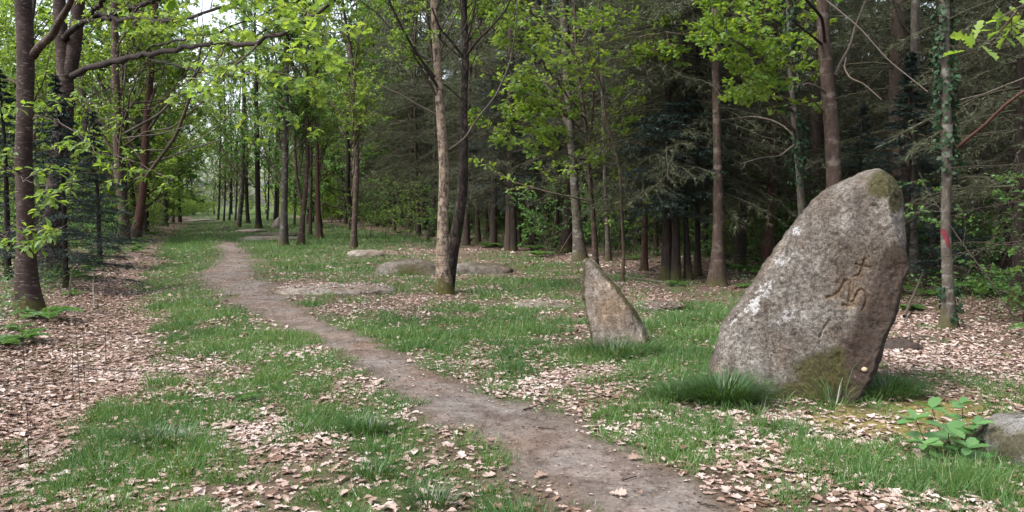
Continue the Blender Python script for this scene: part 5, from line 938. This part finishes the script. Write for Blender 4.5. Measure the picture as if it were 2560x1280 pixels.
# the far wood closing every view: reads as one mass
def far_wood():
    mb = MB(); c = []
    for i in range(4200):
        q = R.random()
        if q < .42: s, t = R.uniform(40, 60), R.uniform(-30, 120)
        elif q < .8: s, t = R.uniform(-46, -27), R.uniform(-5, 150)
        else: s, t = R.uniform(-40, 60), R.uniform(138, 170)
        x, y = xy(s, t)
        if not inview(x, y, 12): continue
        zmax = 24 if s > 30 else (7 if s < -20 else 13); c.append((x, y, R.random() ** .8 * zmax, R.uniform(1., 2.2), 1 if s > 30 else 0))
    c = np.array(c); per = 30; idx = np.repeat(np.arange(len(c)), per); N = len(idx); P = c[idx, :3] + rng.normal(0, .5, (N, 3)) * c[idx, 3:4]; P[:, 2] = np.maximum(P[:, 2], .05)
    L = rng.uniform(.2, .55, N); ax = rng.normal(0, 1, (N, 3)); nor = rng.normal(0, .6, (N, 3)) + np.array([0, 0, .8]); a = np.clip(np.repeat(rng.random(len(c)), per) * .5 + .5 * rng.random(N), 0, 1); dk = c[idx, 4] > .5
    mb.cards(LEAF4, P[~dk], ax[~dk], nor[~dk], L[~dk], L[~dk] * .7, 0, a[~dk]); mb.cards(LEAF4, P[dk], ax[dk], nor[dk], L[dk], L[dk] * .6, 1, a[dk])
    o = ob('far_wood', mb.mesh('far_wood', [M['leaf_fresh'], M['leaf_dull']], False)); tag(o, 'distant green mass of woodland behind the trunks', 'wood', None, 'stuff'); TRI['far'] = mb.tris()
far_wood()

# ------------------------------------------------------------------ small things
def chestnut_sapling():
    """every large leaf is its own part"""
    rs = np.random.default_rng(8); base = gat(2400, 1130); e = thing('chestnut_sapling', 'bright green chestnut sapling with toothed leaves beside the mossy boulder', 'sapling', base); D = base[1]
    tips = [(2290, 1050, -.05), (2330, 1020, .1), (2405, 1010, .15), (2440, 1060, 0), (2370, 1070, -.15), (2310, 1110, -.2), (2420, 1120, -.2), (2460, 1150, -.15)]
    s_, v_ = [], []
    for k in range(9): s_.append((.22 * math.sin(math.pi * (k + .6) / 9.6) ** .8 + (.05 if k % 2 else 0), (k + .5) / 9.5))
    V = [(0, y, -.10 * (y - .3) ** 2) for y in np.linspace(0, 1, 6)]; T = []; 
    for sg in (1, -1):
        b = len(V); V += [(sg * x, y, .22 * x - .10 * (y - .3) ** 2) for x, y in s_]
        for i in range(8):
            m = min(5, int(s_[i][1] * 5.99)); m2 = min(5, int(s_[i + 1][1] * 5.99)); tr = [m, b + i, b + i + 1]; T.append(tr if sg > 0 else tr[::-1])
            if m2 != m: tr = [m, b + i + 1, m2]; T.append(tr if sg > 0 else tr[::-1])
    lt = (np.array(V, float), np.array(T)); lm = []
    for i in range(4): m = MB(); m.cards(lt, np.zeros((1, 3)), np.array([[0, 1., 0]]), np.array([[0, 0, 1.]]), 1., 1., 0, np.array([.15 + .25 * i])); lm.append(m.mesh('leaf', M['leaf_chestnut'], False))
    from mathutils import Matrix
    for (u, v, dd) in tips:
        tp = at(u, v, D + dd); b0 = base + np.array([rs.normal(0, .03), rs.normal(0, .03), -.03]); midp = (b0 + tp) / 2 + np.array([(tp[0] - b0[0]) * .25, 0, -.02]); P = resample(np.array([b0, midp, tp]), 8); m = MB(); m.tubes(P[None], np.linspace(.005, .002, 8)[None], 5); ob('stem', m.mesh('stem', M['twig_dark'], True, None, base), e)
        for j in range(8):
            a = j * 2.4 + rs.uniform(0, 1); q = P[-1] if j < 5 else P[5 - j % 2]; ax = nrm(np.array([math.cos(a), math.sin(a) * .8, rs.uniform(-.15, .5 if j < 4 else .1)])); n = nrm(np.array([rs.normal(0, .25), rs.normal(-.15, .25), 1.])); sd = nrm(np.cross(ax, n)); n = np.cross(sd, ax); L = rs.uniform(.09, .165)
            Mx = Matrix(((sd[0] * L, ax[0] * L, n[0] * L, q[0] - base[0]), (sd[1] * L, ax[1] * L, n[1] * L, q[1] - base[1]), (sd[2] * L, ax[2] * L, n[2] * L, q[2] - base[2]), (0, 0, 0, 1))); o = ob('leaf', lm[rs.integers(0, 4)], e); o.matrix_local = Mx
chestnut_sapling()
def tuft(label, u, v, n, rad, L, seed, w_=.006, name='grass_tuft', lean=1.0):
    rs = np.random.default_rng(seed); c = gat(u, v); a = rs.uniform(0, 6.283, n); r = rad * np.sqrt(rs.random(n)); x, y = c[0] + r * np.cos(a), c[1] + r * .7 * np.sin(a); ax = np.stack([np.cos(a), np.sin(a), np.zeros(n)], 1) * (.25 + .9 * lean * (r / rad)[:, None]) + np.array([0, 0, 1.]) + rs.normal(0, .25, (n, 3)); ax[:, 2] = np.abs(ax[:, 2]) + .1
    ll = L * rs.uniform(.5, 1.2, n); s1 = MB(); P = np.stack([x, y, ground(x, y) - .01], 1); BL2 = (np.array([[-.5, 0, 0], [.5, 0, 0], [-.45, .4, .02], [.45, .4, .02], [-.3, .75, -.1], [.3, .75, -.1], [0, .98, -.32]]), np.array([[0, 1, 3], [0, 3, 2], [2, 3, 5], [2, 5, 4], [4, 5, 6]]))
    dirn = np.stack([np.cos(a), np.sin(a), np.zeros(n)], 1); s1.cards(BL2, P, ax, dirn * -1 * 0 + np.cross(np.cross(ax, np.array([0, 0, 1.])) + 1e-6, ax) * 1.0, ll, w_, 0, rs.random(n)); o = ob(name, s1.mesh(name, M['grass_deep'], False, None, c), loc=tuple(c)); tag(o, label, 'grass tuft')
tuft('big drooping dark green grass tuft at the left foot of the menhir', 1808, 1010, 1000, .25, .33, 1, .009)
tuft('second dark grass tuft merging left of the big drooping one', 1690, 1000, 450, .24, .22, 2, .008)
tuft('grass tuft growing at the right foot of the menhir', 2215, 990, 700, .27, .26, 3, .006)
tuft('few long grass blades leaning against the mossy foot of the menhir', 2085, 1015, 46, .12, .4, 4, .007)
tuft('tall grass standing before the pointed stone', 1530, 884, 650, .42, .24, 5, .007)
tuft('bright grass tuft in the leaves left of the path foreground', 915, 1085, 330, .13, .2, 6, .005, lean=.6)
tuft('dark grass tuft near the bottom edge left of the path', 1075, 1265, 200, .12, .17, 7, .005, lean=.6)
tuft('dark grass tuft in the leaves at lower left', 410, 1110, 420, .25, .16, 8, .005, lean=.6)
tuft('small dark grass tuft in the leaf patch at bottom centre', 930, 1190, 160, .12, .13, 9, .005, lean=.7)
def stick(label, px, w_, mat='stick', z=.012, name='fallen_stick', cat='stick'):
    P = np.array([gat(u, v) + np.array([0, 0, z + (0 if len(q) < 1 else q[0])]) for u, v, *q in px]); Q = resample(P, 20); rs = np.random.default_rng(len(label)); Q[1:-1] += rs.normal(0, .006, (18, 3)) * [1, 1, .2]; D = Q[:, 1].mean(); m = MB(); m.tubes(Q[None], (np.linspace(1, .45, 20) * w_ * .5 * pxm(D))[None], 6); o = ob(name, m.mesh(name, M[mat], True, None, Q[0]), loc=tuple(Q[0])); tag(o, label, cat)
stick('long grey stick lying across the grass left of the path', [(395, 752), (480, 745), (600, 738)], 5)
stick('curved grey stick in the leaf patch left of the path', [(500, 762), (570, 768), (612, 775)], 4)
stick('short dark stick at the left edge of the path', [(562, 795), (598, 802)], 5, 'twig_dark')
stick('thin bowed twig crossing the grass at left centre', [(190, 925), (300, 935), (440, 940), (540, 945)], 4, 'twig_dark', .03)
stick('thin dry twig slanting through grass at left centre', [(335, 845), (375, 885), (415, 920)], 3, 'stick', .03)
stick('dark forked twig lying at the right edge of the path', [(1310, 1028), (1350, 1015), (1400, 995)], 5, 'twig')
stick('short stick poking onto the path at lower centre', [(1495, 1092), (1525, 1105), (1550, 1115)], 5, 'stick')
stick('small dark twig on the path middle', [(1345, 1073), (1390, 1077)], 4, 'twig_dark')
stick('thin twig near the bottom of the path', [(1555, 1205), (1590, 1195)], 4, 'twig_dark')
stick('twig at the bottom edge of the path', [(1745, 1262), (1800, 1275)], 5, 'twig_dark')
stick('long bleached stick on the leaves right of the menhir', [(2170, 855), (2250, 850), (2330, 845)], 4, 'twig_pale', .03)
stick('broken branch leaning low beside the red-marked trunk', [(2260, 800), (2300, 740, .25), (2330, 660, .55)], 6, 'twig', .05)
stick('pale thin pole leaning right of the red-marked trunk', [(2400, 730), (2430, 690, .2), (2460, 640, .45)], 5, 'twig_pale', .05)
stick('fallen pole lying across the leaves under the dark boughs', [(1520, 690), (1600, 702), (1680, 712)], 4, 'stick', .04)
stick('bent dark branch arching over the leaf ditch at left', [(172, 745), (180, 730, .35), (225, 715, .55), (262, 700, .3)], 4, 'twig_dark', .02)
stick('pale broken twig upright in the leaf ditch at left', [(236, 775), (235, 740, .2), (240, 705, .45)], 4, 'twig_pale', .01)
for i, (u, v, h, lab) in enumerate([(60, 960, .55, 'leftmost thin dry stalk standing in the leaves'), (182, 1000, .5, 'thin dark stalk standing in the leaves, left of the close pair'), (200, 1030, .85, 'tallest thin dark stalk of the close pair in the leaves'), (210, 960, .6, 'pale thin stalk behind the tallest dark stalk'), (265, 905, .45, 'thin stalk at the edge of the leaf ditch'), (72, 1150, .4, 'thin stalk in the grass at the lower left'), (300, 1020, .28, 'short stalk right of the dark stalk pair')]):
    p = gat(u, v); m = MB(); rs = np.random.default_rng(i); P = grow(rs, np.array([[0, 0, -.02]]), np.array([[.03, 0, 1.]]), np.array([h]), 8, .03, 0); m.tubes(P, taper(np.array([.0035]), 8, .5), 5); tag(ob('dry_stalk', m.mesh('dry_stalk', M['twig_dark']), loc=tuple(p)), lab, 'stalk')
def big_leaf(label, u, v, L, a, seed):
    rs = np.random.default_rng(seed); p = gat(u, v) + np.array([0, 0, .015]); m = MB(); ang = rs.uniform(0, 6.28); a = a * .72; m.cards(curl(OAK, rs.uniform(.5, 1.2), rs.uniform(-.4, .5), seed), np.zeros((1, 3)), np.array([[math.cos(ang), math.sin(ang), .05]]), nrm(np.array([[rs.normal(0, .2), -.35, 1.]])), L, L * .9, 0, np.array([a])); tag(ob('fallen_leaf', m.mesh('fallen_leaf', M['litter'], False), loc=tuple(p)), label, 'fallen leaf')
for i, (u, v, a, lab) in enumerate([(1248, 945, .5, 'large curled pale leaf at the right edge of the path'), (1028, 907, .7, 'pale flat leaf alone on the path middle'), (1595, 1070, .8, 'upturned pale leaf in the grass right of the path'), (1700, 1038, .85, 'pinkish leaf in grass before the big tuft'), (1800, 1102, .8, 'pale leaf in thin grass at lower right of centre'), (1890, 1110, .85, 'wide pale leaf beside the lower right grass'), (1590, 1150, .7, 'single leaf on the path below the grass clump'), (2040, 1180, .8, 'pale leaf in the grass at lower right'), (595, 787, .8, 'white leaf on the path edge near the short dark stick'), (1855, 1230, .7, 'pale leaf right of the path near the bottom edge'), (1545, 1240, .75, 'pale leaf on the path near the bottom edge'), (1350, 1195, .7, 'pale leaf left of the path near the bottom')]):
    big_leaf(lab, u, v, .10, a, i)
# a brown rotten stump right of the menhir
def rotten_stump():
    p = gat(2255, 872); e = thing('rotten_stump', 'dark rotten stump crumbling in the leaves right of the menhir', 'stump', tuple(p)); rs = np.random.default_rng(4)
    me, _ = boulder_mesh('mound', (.5, .34, .09), 31, M['twig_dark'], 0, 0, 0, rough=.55, nu=40, nv=24); ob('mound', me, e)
    for k in range(9):
        a = rs.uniform(0, 6.28); r = rs.uniform(.05, .22); P = grow(rs, np.array([[r * math.cos(a), .6 * r * math.sin(a), .0]]), np.array([[rs.normal(0, .5), rs.normal(0, .5), 1.]]), np.array([rs.uniform(.08, .2)]), 4, .15, 0); m = MB(); m.tubes(P, taper(np.array([rs.uniform(.012, .03)]), 4, .2), 5); ob('splinter', m.mesh('splinter', M['twig_dark'], False), e)
rotten_stump()
# trees standing just outside the frame whose twigs hang into it
def outside_tree(label, x, y, tip_px, D, lf, n1, seed, leaf, bark='bark_grey', tmpl=OAK):
    rs = np.random.default_rng(seed); e = thing('oak_tree', label, 'tree', (x, y, float(ground(x, y)))); org = np.array([x, y, float(ground(x, y))]); P, Rr = straight_trunk(rs, 11, .16); P[0, 2] = -.1; ob('trunk', trunk_mb(P, Rr, 12, .06, .4, seed).mesh('trunk', M[bark]), e)
    tips = [at(u, v, D) for u, v in tip_px]; st0 = org + np.array([0, 0, tips[0][2] + .4]); line = resample(np.array([st0, (st0 + tips[0]) / 2 + np.array([0, 0, .5])] + tips), 18); r = np.linspace(.03, .004, 18); m = MB(); m.tubes(line[None], r[None], 6); lo = ob('limb', m.mesh('limb', M['twig'], True, None, org), e)
    c = broad_crown(rs, line, r, n1, .62, 1., .35, .9, 2, .5, 2, .5, 3, leaf, tmpl, -.2, .6, ratio=.7); ob('foliage', c.mesh('foliage', [M['twig'], M[lf]], False, None, org), lo)
    c = broad_crown(rs, P + org, Rr, 12, .55, 1., 2.6, leaf=.11, per=6, n2=5, n3=4); ob('crown', c.mesh('crown', [M['twig'], M['leaf_fresh']], False, None, org), e)
outside_tree('oak beyond the right edge whose lime sprig hangs into the top right corner', 5.6, 5.0, [(2620, -20), (2540, 20), (2490, 50)], 4.6, 'leaf_yellow', 6, 71, .11)
outside_tree('oak beyond the left edge whose single leaf hangs into the top', -5.2, 4.0, [(330, -120), (430, -40), (462, -5)], 3.6, 'leaf_yellow', 3, 72, .085, tmpl=LEAF8)
print('TRIS', TRI, sum(TRI.values()), 'spruces', nsp, 'leafy', nb)
